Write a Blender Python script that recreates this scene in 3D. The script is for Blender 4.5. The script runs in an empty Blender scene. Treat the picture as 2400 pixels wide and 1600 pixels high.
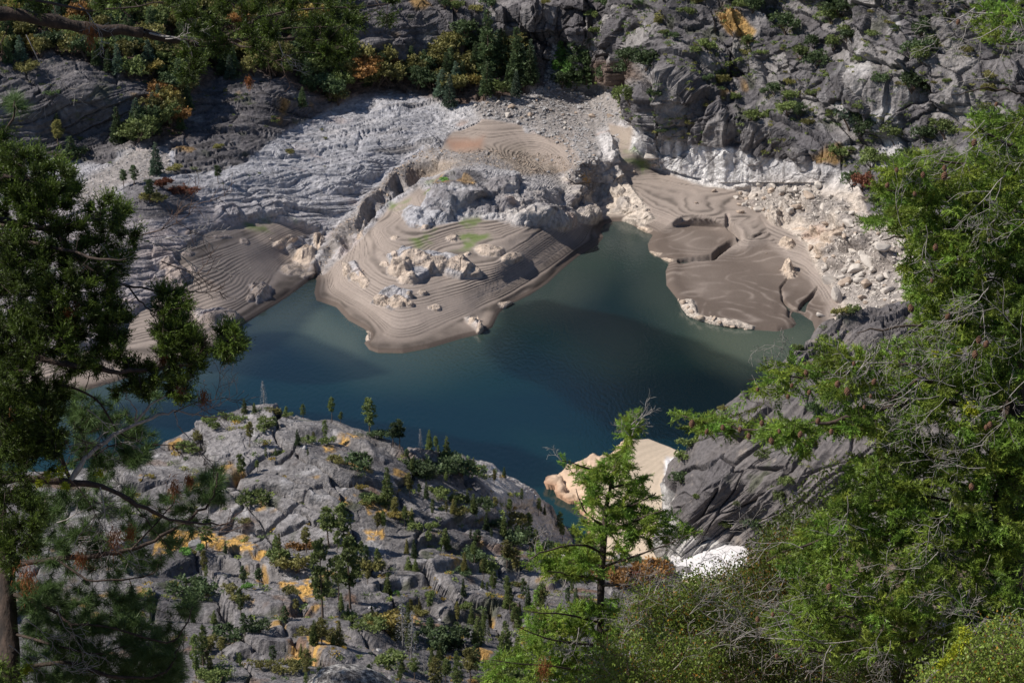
import bpy, bmesh, math, random, time
import numpy as np
from mathutils import Vector
_t0 = time.time()
SC = bpy.context.scene
COL = SC.collection
rad = math.radians
# ---------------------------------------------------------------- camera
CW, CH, F = 2352.0, 1568.0, 5480.0      # image width, height and assumed focal length, all in pixels
PITCH, EYE = rad(18.5), 440.0           # the lookout: 440 m above the reservoir's present water level
cam_d = bpy.data.cameras.new('camera')
cam = bpy.data.objects.new('camera', cam_d)
COL.objects.link(cam)
cam.location = (0, 0, EYE)
cam.rotation_euler = (math.pi / 2 - PITCH, 0, 0)
cam_d.sensor_width = 36.0
cam_d.lens = 36.0 * F / CW
cam_d.clip_start = 1.0
cam_d.clip_end = 9000.0
cam_d.dof.use_dof = True
cam_d.dof.focus_distance = 29.0
cam_d.dof.aperture_fstop = 10.0
SC.camera = cam
# ---------------------------------------------------------------- sky, sun, exposure
SUN_EL, SUN_AZ = rad(45), rad(-94)      # from the left, slightly beyond the lake
world = bpy.data.worlds.new('World')
SC.world = world
world.use_nodes = True
wn = world.node_tree
bg = wn.nodes['Background']
sky = wn.nodes.new('ShaderNodeTexSky')
sky.sky_type = 'NISHITA'
sky.sun_disc = False
sky.sun_elevation = SUN_EL
sky.sun_rotation = SUN_AZ
sky.altitude = 1900.0
sky.air_density = 1.0
sky.dust_density = 0.6
sky.ozone_density = 2.0
wn.links.new(sky.outputs[0], bg.inputs[0])
bg.inputs[1].default_value = 0.075
sun_d = bpy.data.lights.new('sun', 'SUN')
sun_d.energy = 4.8
sun_d.angle = rad(0.5)
sun_d.color = (1.0, 0.93, 0.84)
sun = bpy.data.objects.new('sun', sun_d)
COL.objects.link(sun)
SUNV = Vector((math.sin(SUN_AZ) * math.cos(SUN_EL), math.cos(SUN_AZ) * math.cos(SUN_EL), math.sin(SUN_EL)))
sun.rotation_euler = SUNV.to_track_quat('Z', 'Y').to_euler()
sun.location = (-400, 100, 900)
vs = SC.view_settings
vs.view_transform = 'Standard'
vs.look = 'None'
vs.gamma = 1.0
vs.exposure = 0.28
vs.use_curve_mapping = False
SC.render.engine = 'CYCLES'
SC.cycles.max_bounces = 6
SC.cycles.diffuse_bounces = 3
SC.cycles.glossy_bounces = 2
SC.cycles.transparent_max_bounces = 8
# ---------------------------------------------------------------- numeric helpers
RNG = np.random.default_rng(7)
_LAT = RNG.random((64, 64, 64)).astype(np.float32)
def vnoise(x, y, z):
    x = np.asarray(x, np.float32); y = np.asarray(y, np.float32); z = np.asarray(z, np.float32)
    xf = np.floor(x); yf = np.floor(y); zf = np.floor(z)
    fx = x - xf; fy = y - yf; fz = z - zf
    fx = fx * fx * (3 - 2 * fx); fy = fy * fy * (3 - 2 * fy); fz = fz * fz * (3 - 2 * fz)
    xi = xf.astype(np.int32) & 63; yi = yf.astype(np.int32) & 63; zi = zf.astype(np.int32) & 63
    xj = (xi + 1) & 63; yj = (yi + 1) & 63; zj = (zi + 1) & 63
    a = _LAT[xi, yi, zi] * (1 - fx) + _LAT[xj, yi, zi] * fx
    b = _LAT[xi, yj, zi] * (1 - fx) + _LAT[xj, yj, zi] * fx
    c = _LAT[xi, yi, zj] * (1 - fx) + _LAT[xj, yi, zj] * fx
    d = _LAT[xi, yj, zj] * (1 - fx) + _LAT[xj, yj, zj] * fx
    e = a * (1 - fy) + b * fy
    g = c * (1 - fy) + d * fy
    return (e * (1 - fz) + g * fz) * 2 - 1
def fbm(x, y, z, wl, octv=4, gain=0.5, sd=0.0, ridged=False):
    """fractal noise, wavelength wl metres, about -1..1"""
    s = np.zeros(np.shape(x), np.float32); a = 1.0; t = 0.0; f = 1.0 / wl
    for k in range(octv):
        n = vnoise(x * f + 17.3 * k + sd, y * f + 5.1 * k + sd * 1.7, z * f - 9.7 * k + sd * .6)
        if ridged:
            n = 1 - 2 * np.abs(n)
        s += a * n; t += a; a *= gain; f *= 2.03
    return s / t
def voro(x, y, wl, sd=0, jit=0.9):
    """2-D cells: nearest distance, border distance, three random numbers per cell, offset from the cell's centre"""
    x = np.asarray(x, np.float32) / wl; y = np.asarray(y, np.float32) / wl
    xi = np.floor(x).astype(np.int32); yi = np.floor(y).astype(np.int32)
    f1 = np.full(x.shape, 9, np.float32); f2 = f1.copy()
    r = [np.zeros(x.shape, np.float32) for _ in range(3)]
    ox = np.zeros(x.shape, np.float32); oy = ox.copy()
    for i in (-1, 0, 1):
        for j in (-1, 0, 1):
            cx = (xi + i) & 63; cy = (yi + j) & 63
            px = (xi + i) + .5 + (_LAT[cx, cy, sd % 64] - .5) * jit
            py = (yi + j) + .5 + (_LAT[cx, cy, (sd + 1) % 64] - .5) * jit
            d = np.sqrt((px - x) ** 2 + (py - y) ** 2)
            m = d < f1
            f2 = np.where(m, f1, np.minimum(f2, d))
            f1 = np.where(m, d, f1)
            ox = np.where(m, x - px, ox); oy = np.where(m, y - py, oy)
            for k in range(3):
                r[k] = np.where(m, _LAT[cx, cy, (sd + 2 + k) % 64], r[k])
    return f1, f2 - f1, r, ox, oy
def sstep(a, b, x):
    t = np.clip((x - a) / (b - a), 0, 1)
    return t * t * (3 - 2 * t)
def poly_sdf(U, V, pts, closed=True, reach=None):
    """signed distance (positive inside) of the points U,V to a polygon"""
    P = np.array(pts, float); n = len(P)
    d = np.full(U.shape, 1e9, np.float32); ins = np.zeros(U.shape, bool)
    for i in range(n if closed else n - 1):
        ax, ay = P[i]; bx, by = P[(i + 1) % n]
        ex, ey = bx - ax, by - ay
        t = np.clip(((U - ax) * ex + (V - ay) * ey) / max(ex * ex + ey * ey, 1e-9), 0, 1)
        d = np.minimum(d, (U - ax - t * ex) ** 2 + (V - ay - t * ey) ** 2)
        if closed:
            c = (ay > V) != (by > V)
            xx = ax + (V - ay) * ex / (ey if ey != 0 else 1e-9)
            ins ^= c & (U < xx)
    d = np.sqrt(d)
    return np.where(ins, d, -d) if closed else d
def poly_mask(U, V, pts, soft=8.0):
    """0..1 mask with a soft edge, only worked out inside the polygon's own box"""
    P = np.array(pts, float)
    m = np.zeros(U.shape, np.float32)
    k = (U > P[:, 0].min() - soft) & (U < P[:, 0].max() + soft) & (V > P[:, 1].min() - soft) & (V < P[:, 1].max() + soft)
    if k.any():
        m[k] = sstep(-soft, soft, poly_sdf(U[k], V[k], pts))
    return m
def rbf(ctrl, U, V, smooth=3.0, asp=1.6):
    """thin-plate surface through heights z guessed by eye at image pixels (u, v)"""
    A = np.array(ctrl, float); n = len(A)
    def k(r2):
        return np.where(r2 > 0, r2 * np.log(r2 + 1e-12), 0)
    px = A[:, 0] / 500; py = A[:, 1] / 500 * asp
    K = k((px[:, None] - px) ** 2 + (py[:, None] - py) ** 2) + np.eye(n) * smooth * 1e-3
    Pm = np.stack([np.ones(n), px, py], 1)
    M = np.zeros((n + 3, n + 3)); M[:n, :n] = K; M[:n, n:] = Pm; M[n:, :n] = Pm.T
    w = np.linalg.solve(M, np.concatenate([A[:, 2], [0, 0, 0]]))
    # coarse lattice, then bilinear
    u0, u1, v0, v1 = U.min() - 10, U.max() + 10, V.min() - 10, V.max() + 10
    nu = int((u1 - u0) / 10) + 2; nv = int((v1 - v0) / 6) + 2
    gu = np.linspace(u0, u1, nu) / 500; gv = np.linspace(v0, v1, nv) / 500 * asp
    G = w[n] + w[n + 1] * gu[None, :] + w[n + 2] * gv[:, None]
    for i in range(n):
        G = G + w[i] * k((gu[None, :] - px[i]) ** 2 + (gv[:, None] - py[i]) ** 2)
    fu = (U - u0) / (u1 - u0) * (nu - 1); fv = (V - v0) / (v1 - v0) * (nv - 1)
    iu = np.clip(fu.astype(int), 0, nu - 2); iv = np.clip(fv.astype(int), 0, nv - 2)
    a = fu - iu; b = fv - iv
    return (G[iv, iu] * (1 - a) + G[iv, iu + 1] * a) * (1 - b) + (G[iv + 1, iu] * (1 - a) + G[iv + 1, iu + 1] * a) * b
CP, SP = math.cos(PITCH), math.sin(PITCH)
def sight(u, v):
    """direction of the camera ray through image pixel (u, v)"""
    x = (np.asarray(u, float) - CW / 2) / F; y = -(np.asarray(v, float) - CH / 2) / F
    return np.stack([x + 0 * y, CP + y * SP + 0 * x, -SP + y * CP + 0 * x], -1)
def at_height(u, v, z):
    d = sight(u, v); t = (z - EYE) / d[..., 2]
    return d * t[..., None] + np.array([0, 0, EYE])
def at_dist(u, v, dist):
    d = sight(u, v)
    d = d / np.linalg.norm(d, axis=-1, keepdims=True)
    return d * np.asarray(dist, float)[..., None] + np.array([0, 0, EYE])
# ---------------------------------------------------------------- object helpers
def tag(o, label=None, cat=None, group=None, kind=None):
    if label: o['label'] = label
    if cat: o['category'] = cat
    if group: o['group'] = group
    if kind: o['kind'] = kind
    return o
def mesh_np(name, verts, faces, mat, smooth=True, col=None):
    """mesh from numpy arrays; faces (n,3) or (n,4), or a list of such arrays"""
    me = bpy.data.meshes.new(name)
    verts = np.ascontiguousarray(verts, np.float32).reshape(-1, 3)
    if not isinstance(faces, list):
        faces = [faces]
    faces = [np.asarray(f, np.int32) for f in faces if len(f)]
    me.vertices.add(len(verts)); me.vertices.foreach_set('co', verts.ravel())
    nl = sum(f.size for f in faces); npol = sum(len(f) for f in faces)
    me.loops.add(nl); me.loops.foreach_set('vertex_index', np.concatenate([f.ravel() for f in faces]))
    me.polygons.add(npol)
    tot = np.concatenate([np.full(len(f), f.shape[1], np.int32) for f in faces])
    me.polygons.foreach_set('loop_start', np.concatenate([[0], np.cumsum(tot)[:-1]]).astype(np.int32))
    me.polygons.foreach_set('loop_total', tot)
    me.polygons.foreach_set('use_smooth', np.full(npol, smooth, bool))
    me.update(calc_edges=True)
    if col is not None:
        a = me.color_attributes.new('tint', 'FLOAT_COLOR', 'POINT')
        c = np.ones((len(verts), 4), np.float32); c[:, :col.shape[1]] = col
        a.data.foreach_set('color', c.ravel())
    if mat is not None:
        me.materials.append(mat)
    return me
def link(name, me, parent=None, loc=None):
    o = bpy.data.objects.new(name, me)
    COL.objects.link(o)
    if parent is not None: o.parent = parent
    if loc is not None: o.location = loc
    return o
def mat_new(name):
    m = bpy.data.materials.new(name); m.use_nodes = True
    nt = m.node_tree
    return m, nt, nt.nodes['Principled BSDF']
# ---------------------------------------------------------------- ground materials
def ground_material(name, grain=2.2, bump=0.5, contrast=0.35, rough=0.9, streak=None):
    """albedo per vertex, broken up by two sizes of grain, with fine relief"""
    m, nt, b = mat_new(name)
    N = nt.nodes; L = nt.links
    at = N.new('ShaderNodeAttribute'); at.attribute_name = 'tint'
    tc = N.new('ShaderNodeTexCoord')
    mp = N.new('ShaderNodeMapping'); L.new(tc.outputs['Object'], mp.inputs[0])
    if streak: mp.inputs['Scale'].default_value = streak
    n1 = N.new('ShaderNodeTexNoise'); n1.inputs['Scale'].default_value = 1 / grain
    n1.inputs['Detail'].default_value = 5; n1.inputs['Roughness'].default_value = .65
    L.new(mp.outputs[0], n1.inputs['Vector'])
    mr = N.new('ShaderNodeMapRange'); mr.inputs[1].default_value = .3; mr.inputs[2].default_value = .7
    mr.inputs[3].default_value = 1 - contrast; mr.inputs[4].default_value = 1 + contrast
    L.new(n1.outputs[0], mr.inputs[0])
    mx = N.new('ShaderNodeVectorMath'); mx.operation = 'SCALE'
    L.new(at.outputs['Color'], mx.inputs[0]); L.new(mr.outputs[0], mx.inputs['Scale'])
    L.new(mx.outputs[0], b.inputs['Base Color'])
    b.inputs['Roughness'].default_value = rough
    b.inputs['Specular IOR Level'].default_value = .25
    bp = N.new('ShaderNodeBump'); bp.inputs['Strength'].default_value = bump; bp.inputs['Distance'].default_value = grain * .9
    L.new(n1.outputs[0], bp.inputs['Height']); L.new(bp.outputs[0], b.inputs['Normal'])
    return m
M_far = ground_material('weathered_granite', 3.4, .8, .45)
M_near = ground_material('near_granite', 2.0, .9, .5)
M_dome = ground_material('striped_granite', 1.8, .5, .35)
M_silt = ground_material('dried_silt', 1.6, .18, .10)
# rock and ground albedos
A_DARK = np.array([.112, .105, .112]); A_MID = np.array([.235, .222, .225]); A_PALE = np.array([.44, .43, .44])
A_WARM = np.array([.50, .42, .34]); A_SILT = np.array([.300, .252, .222]); A_WET = np.array([.115, .090, .076])
A_GRASS = np.array([.11, .17, .035]); A_GOLD = np.array([.50, .30, .09]); A_DUFF = np.array([.16, .095, .06])
A_SCRUB = np.array([.05, .06, .028]); A_RED = np.array([.30, .17, .115])

def mixc(c, a, m):
    return c + (np.asarray(a, np.float32) - c) * m[..., None]
def grid_faces(R, C, keep=None):
    i = np.arange(R * C).reshape(R, C)
    q = np.stack([i[:-1, :-1], i[1:, :-1], i[1:, 1:], i[:-1, 1:]], -1)     # seen from above: counter-clockwise with rows going away
    if keep is not None:
        k = keep[:-1, :-1] | keep[1:, :-1] | keep[1:, 1:] | keep[:-1, 1:]
        q = q[k]
    return q.reshape(-1, 4)
def compact(verts, faces, *arrs):
    used = np.zeros(len(verts), bool); used[faces.ravel()] = True
    idx = np.cumsum(used) - 1
    return (verts[used], idx[faces]) + tuple(a[used] for a in arrs)
def normals(P):
    du = np.gradient(P, axis=1); dv = np.gradient(P, axis=0)
    n = np.cross(du, dv)
    n /= np.maximum(np.linalg.norm(n, axis=-1, keepdims=True), 1e-9)
    s = np.sign(n[..., 2:3]); s[s == 0] = 1
    # face the lookout
    to = -P + np.array([0, 0, EYE]); f = np.sign((n * to).sum(-1, keepdims=True)); f[f == 0] = 1
    return n * f
def monotone(U, V, Z):
    """rows run from near to far: never let the ground fold back over itself"""
    d = sight(U, V); t = (Z - EYE) / d[..., 2]
    g = np.maximum.accumulate(t * d[..., 1] / 1.0, axis=0)
    t = g / d[..., 1]
    return t * d[..., 2] + EYE

# ------------------------------------------------ shoreline of the reservoir (z = 0), traced in image pixels
SHORE = [(-400, 1040), (-150, 985), (100, 925), (290, 868), (400, 835), (454, 815), (505, 792), (547, 753), (604, 717),
         (640, 695), (684, 665), (716, 640), (724, 634), (727, 645), (722, 672), (727, 690), (772, 705), (800, 735), (838, 756),
         (850, 768), (837, 788), (848, 803), (867, 810), (925, 811), (984, 800), (1061, 777), (1104, 767), (1131, 751),
         (1146, 719), (1165, 702), (1218, 677), (1258, 650), (1285, 624), (1328, 588), (1372, 562), (1386, 545), (1378, 528),
         (1388, 515), (1410, 509), (1440, 509), (1462, 522), (1500, 540), (1488, 560), (1490, 575), (1512, 590), (1538, 602),
         (1529, 623), (1531, 655), (1555, 685), (1568, 705), (1588, 730), (1651, 747), (1728, 757), (1785, 761), (1822, 752),
         (1829, 744), (1818, 723), (1822, 716), (1838, 720), (1866, 738), (1872, 756), (1862, 778), (1850, 800), (1870, 860),
         (2000, 930), (2300, 990), (2800, 1060)]
WATERPOLY = SHORE + [(2800, 1900), (-400, 1900)]
FAR = [(1330, 470, 6), (1370, 440, 8), (1300, 400, 17), (1250, 300, 33), (1280, 220, 42), (1390, 205, 44), (1100, 270, 38),  # image pixel u, v and a height estimated by eye
       (1060, 330, 29), (1000, 400, 24), (1180, 330, 27), (1210, 370, 22), (1300, 150, 60), (1200, 170, 56), (1200, 20, 104), (1100, 90, 78),
       (1250, -60, 118), (1280, 70, 88),
       (1060, 392, 43), (1030, 400, 42), (1100, 400, 40), (1180, 420, 36), (1100, 470, 31), (1200, 480, 27), (1050, 540, 23), (900, 600, 21), (940, 680, 13), (1000, 730, 6),
       (900, 750, 5), (1250, 480, 26), (1250, 430, 31), (1325, 395, 31), (1340, 500, 10), (800, 600, 13), (765, 600, 8), (780, 660, 7), (850, 690, 8),
       (1150, 600, 18), (1250, 580, 10), (1100, 680, 8), (870, 530, 22), (960, 450, 30),
       (740, 600, 3), (780, 555, 7), (850, 500, 13), (900, 435, 18), (960, 385, 22), (1000, 330, 30),
       (740, 262, 42), (850, 215, 46), (1000, 222, 44), (900, 300, 36), (850, 380, 29), (700, 400, 33), (800, 440, 23),
       (560, 400, 42), (150, 375, 42), (330, 430, 47), (430, 420, 44), (720, 500, 17), (620, 560, 14), (500, 560, 20), (560, 680, 5),
       (400, 650, 14), (450, 740, 5), (300, 600, 24), (300, 750, 9), (100, 800, 10), (100, 600, 30), (0, 450, 40), (-200, 700, 26),
       (-200, 450, 48), (250, 480, 38), (480, 470, 34), (640, 480, 24),
       (130, 250, 74), (150, 162, 94), (40, 180, 92), (-200, 170, 95), (230, 190, 88), (320, 325, 52), (270, 340, 48), (620, 230, 62), (600, 196, 66), (680, 290, 44),
       (500, 230, 62), (430, 300, 52), (380, 250, 66), (200, 100, 101), (200, 0, 120), (500, 150, 77), (500, 0, 108), (800, 190, 55), (850, 100, 82), (900, 0, 106),
       (700, 180, 62), (1000, 180, 53), (1000, 60, 88), (1060, 238, 43), (-200, 0, 118),
       (1460, 312, 42), (1560, 342, 42), (1680, 368, 42), (1770, 388, 42), (1830, 398, 42), (1900, 405, 41), (1965, 425, 42),
       (1462, 336, 36), (1520, 380, 22), (1600, 414, 16), (1700, 434, 15), (1780, 436, 19), (1440, 290, 41), (1400, 310, 36), (1440, 380, 25), (1390, 400, 20), (1500, 450, 14),
       (1450, 490, 6), (1600, 470, 15), (1700, 480, 13), (1800, 510, 15), (1560, 560, 4), (1660, 560, 4.5), (1700, 520, 8), (1750, 600, 4.5),
       (1850, 600, 7), (1700, 700, 2), (1620, 640, 2.5), (1800, 680, 2), (1880, 650, 5), (1950, 640, 13), (2080, 650, 24), (1900, 480, 27), (2000, 510, 37), (2090, 560, 37), (2150, 600, 38),
       (1960, 715, 9), (2050, 700, 20), (1880, 740, 1.5), (2300, 600, 52), (2600, 600, 60), (2300, 800, 40),
       (1490, 230, 72), (1540, 150, 92), (1560, 90, 106), (1640, 200, 78), (1720, 130, 98), (1800, 200, 84), (1750, 300, 60), (1900, 300, 66), (2000, 200, 98),
       (2050, 350, 60), (2200, 200, 108), (2200, 400, 66), (2380, 400, 74), (2200, 0, 158), (1600, 0, 130), (1800, 0, 134), (1800, 100, 110), (1400, 100, 88),
       (1400, 0, 118), (1380, 180, 57), (2600, 200, 130), (2600, 0, 175), (-200, -300, 165), (500, -300, 165), (1200, -300, 215), (1800, -300, 240), (2600, -300, 280)]
vr = np.concatenate([np.arange(1010, 870, -6.), np.arange(870, 480, -1.25), np.arange(480, 0, -2.3), np.arange(0, -310, -10.)])
uc = np.arange(-200, 2560, 2.5)
U, V = np.meshgrid(uc, vr)
sd = -poly_sdf(U, V, WATERPOLY)
wob = fbm(U, V, 0 * U, 26, 2, sd=3.3) * 3.5
sdw = sd + wob * sstep(0, 12, np.abs(sd))
FLATS = [((1690, 660), (150, 95), 2.2), ((1590, 553), (105, 42), 3.6)]
zr = rbf(FAR + [(u, v, 0.0) for u, v in SHORE[::2] if u < 2100], U, V)
w = sstep(2, 34, sd)
Z = np.where(sd > 0, w * np.maximum(zr, .4 + .05 * sd) + (1 - w) * (.17 * sd), .14 * sd)
for (fu, fv), (ru, rv), fz in FLATS:
    q = np.sqrt(((U - fu) / ru) ** 2 + ((V - fv) / rv) ** 2) + .25 * fbm(U, V, 0 * U, 90, 2, sd=2.5); k = sstep(1.15, .55, q) * (sd > 0)
    Z = Z * (1 - k) + (fz + .6 * sstep(1, 0, q) + .5 * fbm(U, V * 1.5, 0 * U, 110, 3, sd=4.5)) * k
Z = np.maximum(Z, -9)
Z = monotone(U, V, Z)

# ------------------------------------------------ where each kind of ground lies
edge = fbm(U, V, 0 * U, 60, 4, sd=1.1) * 16          # ragged borders
edge2 = fbm(U, V, 0 * U, 22, 3, sd=6.1) * 8
Ue, Ve = U + edge, V + fbm(U, V, 0 * U, 60, 4, sd=8.8) * 13
PALE = [[(-300, 325), (60, 345), (130, 372), (230, 382), (300, 340), (400, 352), (400, 400), (470, 400), (560, 372), (660, 300), (745, 262), (850, 212),
         (960, 215), (1060, 236), (1140, 228), (1290, 190), (1440, 200), (1462, 288), (1560, 318), (1680, 342), (1770, 362), (1900, 380), (1965, 400),
         (1990, 490), (2100, 535), (2140, 620), (2100, 700), (1960, 740), (1850, 830), (1400, 820), (1000, 900), (500, 900), (-300, 1100)]]
KNOLL = [[(300, 425), (345, 405), (430, 425), (450, 460), (400, 500), (330, 510), (270, 480)]]
SUMMIT = [[(1010, 400), (1060, 392), (1100, 408), (1120, 425), (1080, 445), (1010, 450), (990, 430)]]
SILT = [[(860, 520), (905, 470), (960, 430), (985, 440), (975, 475), (960, 510), (1000, 520), (1090, 505), (1180, 512), (1230, 480), (1300, 470), (1345, 480), (1400, 520),
         (1395, 560), (1330, 600), (1220, 690), (1150, 730), (1130, 770), (980, 815), (860, 820), (820, 760), (715, 700), (718, 640), (770, 590), (820, 560)],
        [(470, 540), (540, 510), (600, 500), (660, 515), (700, 520), (745, 540), (730, 580), (700, 640), (600, 730), (545, 770), (440, 830), (200, 920), (-300, 1060), (-300, 880), (200, 800), (330, 700), (430, 640), (400, 590)],
        [(1395, 285), (1455, 290), (1448, 345), (1495, 378), (1590, 425), (1690, 436), (1760, 500), (1850, 560), (1890, 640), (1930, 690), (1880, 780), (1840, 790), (1800, 770), (1600, 755), (1560, 700), (1520, 650), (1525, 600),
         (1480, 570), (1500, 540), (1470, 510), (1440, 450), (1380, 400), (1430, 360), (1410, 320)],
        [(1040, 300), (1110, 275), (1200, 290), (1210, 310), (1290, 310), (1320, 350), (1350, 380), (1260, 400), (1200, 400), (1120, 350), (1060, 350), (1010, 340)],
        [(940, 390), (1010, 365), (1050, 370), (1000, 400), (930, 420)]]
ROCKS_IN_SILT = [[(885, 590), (925, 572), (1000, 580), (1060, 590), (1100, 610), (1060, 640), (1000, 615), (960, 650), (900, 630)],
                 [(855, 700), (890, 665), (950, 670), (950, 690), (900, 720)], [(790, 610), (820, 600), (840, 640), (800, 650)],
                 [(1070, 725), (1095, 725), (1110, 765), (1098, 768)], [(940, 520), (1000, 470), (1200, 470), (1340, 480), (1330, 450), (1180, 400), (1040, 390), (990, 440)],
                 [(1290, 410), (1330, 375), (1360, 430), (1370, 480), (1310, 470)],
                 [(1375, 400), (1420, 380), (1450, 420), (1500, 500), (1470, 525), (1430, 490), (1400, 440)], [(1370, 300), (1400, 300), (1430, 350), (1400, 360)],
                 [(360, 600), (395, 590), (435, 640), (420, 660)], [(570, 655), (610, 650), (630, 670), (590, 700)], [(440, 715), (500, 715), (550, 735), (530, 755), (460, 740)],
                 [(640, 555), (690, 545), (745, 530), (720, 600), (690, 600)], [(1560, 690), (1590, 690), (1600, 720), (1730, 750), (1725, 760), (1640, 750), (1570, 725)], [(1760, 420), (1800, 430), (1810, 510), (1760, 510)]]
RUBBLE = [[(1080, 240), (1290, 195), (1440, 205), (1450, 270), (1370, 300), (1375, 400), (1350, 440), (1310, 400), (1300, 340), (1190, 290), (1110, 270)],
          [(980, 340), (1060, 345), (1200, 350), (1290, 360), (1320, 400), (1200, 400), (1100, 380), (960, 400), (900, 440), (860, 500), (760, 590), (720, 630), (760, 560), (840, 470), (900, 410)],
          [(1690, 470), (1760, 430), (1850, 420), (1960, 480), (1880, 600), (1920, 690), (2020, 720), (2130, 640), (2100, 540), (1980, 490), (1900, 520), (1780, 500)],
          [(1270, 100), (1320, 140), (1340, 200), (1240, 210), (1260, 150)], [(290, 345), (380, 345), (400, 400), (300, 420), (200, 480), (160, 450)]]
GRASSY = [[(975, 412), (1005, 412), (1000, 445), (975, 445)], [(905, 470), (940, 462), (935, 480), (905, 482)], [(1040, 505), (1120, 510), (1130, 545), (1080, 575), (1030, 570), (1060, 540)],
          [(930, 540), (1000, 530), (990, 560), (950, 570)], [(1435, 325), (1470, 335), (1480, 355), (1440, 345)], [(1440, 365), (1500, 365), (1560, 390), (1480, 390)], [(560, 505), (680, 515), (650, 530), (560, 525)]]
GOLD = [[(1645, 40), (1700, 40), (1740, 75), (1720, 100), (1670, 75)], [(1070, 430), (1090, 430), (1085, 440), (1068, 440)], [(1330, 395), (1345, 400), (1340, 420), (1325, 410)]]
FOREST = [[(-300, 150), (60, 150), (120, 130), (230, 155), (330, 190), (400, 250), (430, 330), (330, 335), (280, 330), (330, 260), (420, 230), (500, 190), (600, 175), (700, 220), (760, 250), (900, 215),
           (1040, 240), (1160, 225), (1200, 215), (1240, 140), (1180, 110), (1060, 80), (1030, 130), (900, 150), (800, 140), (720, 100), (800, 60), (760, -100), (-300, -150)],
          [(1390, 140), (1500, 140), (1500, 200), (1440, 210), (1380, 195)]]
def anymask(polys, soft, warp=1.0):
    a, b = U + (Ue - U) * warp, V + (Ve - V) * warp
    m = np.zeros(U.shape, np.float32)
    for p in polys:
        m = np.maximum(m, poly_mask(a, b, p, soft))
    return m
m_pale = anymask(PALE, 5, .45); m_knoll = anymask(KNOLL, 8) ; m_sum = anymask(SUMMIT, 6, .5)
m_silt = anymask(SILT, 5, .6) * (1 - anymask(ROCKS_IN_SILT, 4, .9)); m_rub = anymask(RUBBLE, 10)
m_green = anymask(GRASSY, 9); m_gold = anymask(GOLD, 6); m_for = anymask(FOREST, 12, 1.2)
band = sstep(34, 4, sd)                                          # always mud at the water's edge
m_silt = np.maximum(m_silt, band * (1 - anymask(ROCKS_IN_SILT, 4, .5)) * (U > 250))
SLICK = [[(1530, 600), (1620, 600), (1700, 575), (1760, 560), (1860, 640), (1900, 700), (1870, 770), (1820, 770), (1600, 740), (1560, 690), (1525, 650)], [(1490, 540), (1600, 510), (1680, 520), (1700, 560), (1620, 600), (1500, 590)]]
m_flat = anymask(SLICK, 10, .5)
# creek channels cut through the mud flats
CREEKS = [[(1668, 497, 3), (1672, 520, 4), (1706, 548, 7), (1660, 575, 8), (1640, 590, 7), (1560, 598, 5)], [(1706, 548, 3), (1725, 552, 2), (1760, 540, 1.5)],
          [(1810, 640, 1.5), (1795, 662, 2), (1800, 690, 2.5), (1818, 705, 5), (1820, 722, 6)], [(1880, 655, 1.5), (1865, 680, 4), (1845, 700, 6), (1838, 718, 6)]]
cut = np.zeros(U.shape, np.float32)
for c in CREEKS:
    for (a, b, w0), (c2, d2, w1) in zip(c[:-1], c[1:]):
        k = (U > min(a, c2) - 30) & (U < max(a, c2) + 30) & (V > min(b, d2) - 30) & (V < max(b, d2) + 30)
        ex, ey = c2 - a, d2 - b
        t = np.clip(((Ue[k] * .5 + U[k] * .5 - a) * ex + (V[k] * .5 + Ve[k] * .5 - b) * ey) / (ex * ex + ey * ey), 0, 1)
        dd = np.hypot(Ue[k] * .5 + U[k] * .5 - a - t * ex, (V[k] * .5 + Ve[k] * .5 - b - t * ey) * 1.5)
        ww = (w0 + t * (w1 - w0)) * 1.5
        cut[k] = np.maximum(cut[k], sstep(ww * 1.15, ww * .45, dd) * ww / 6)

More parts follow.
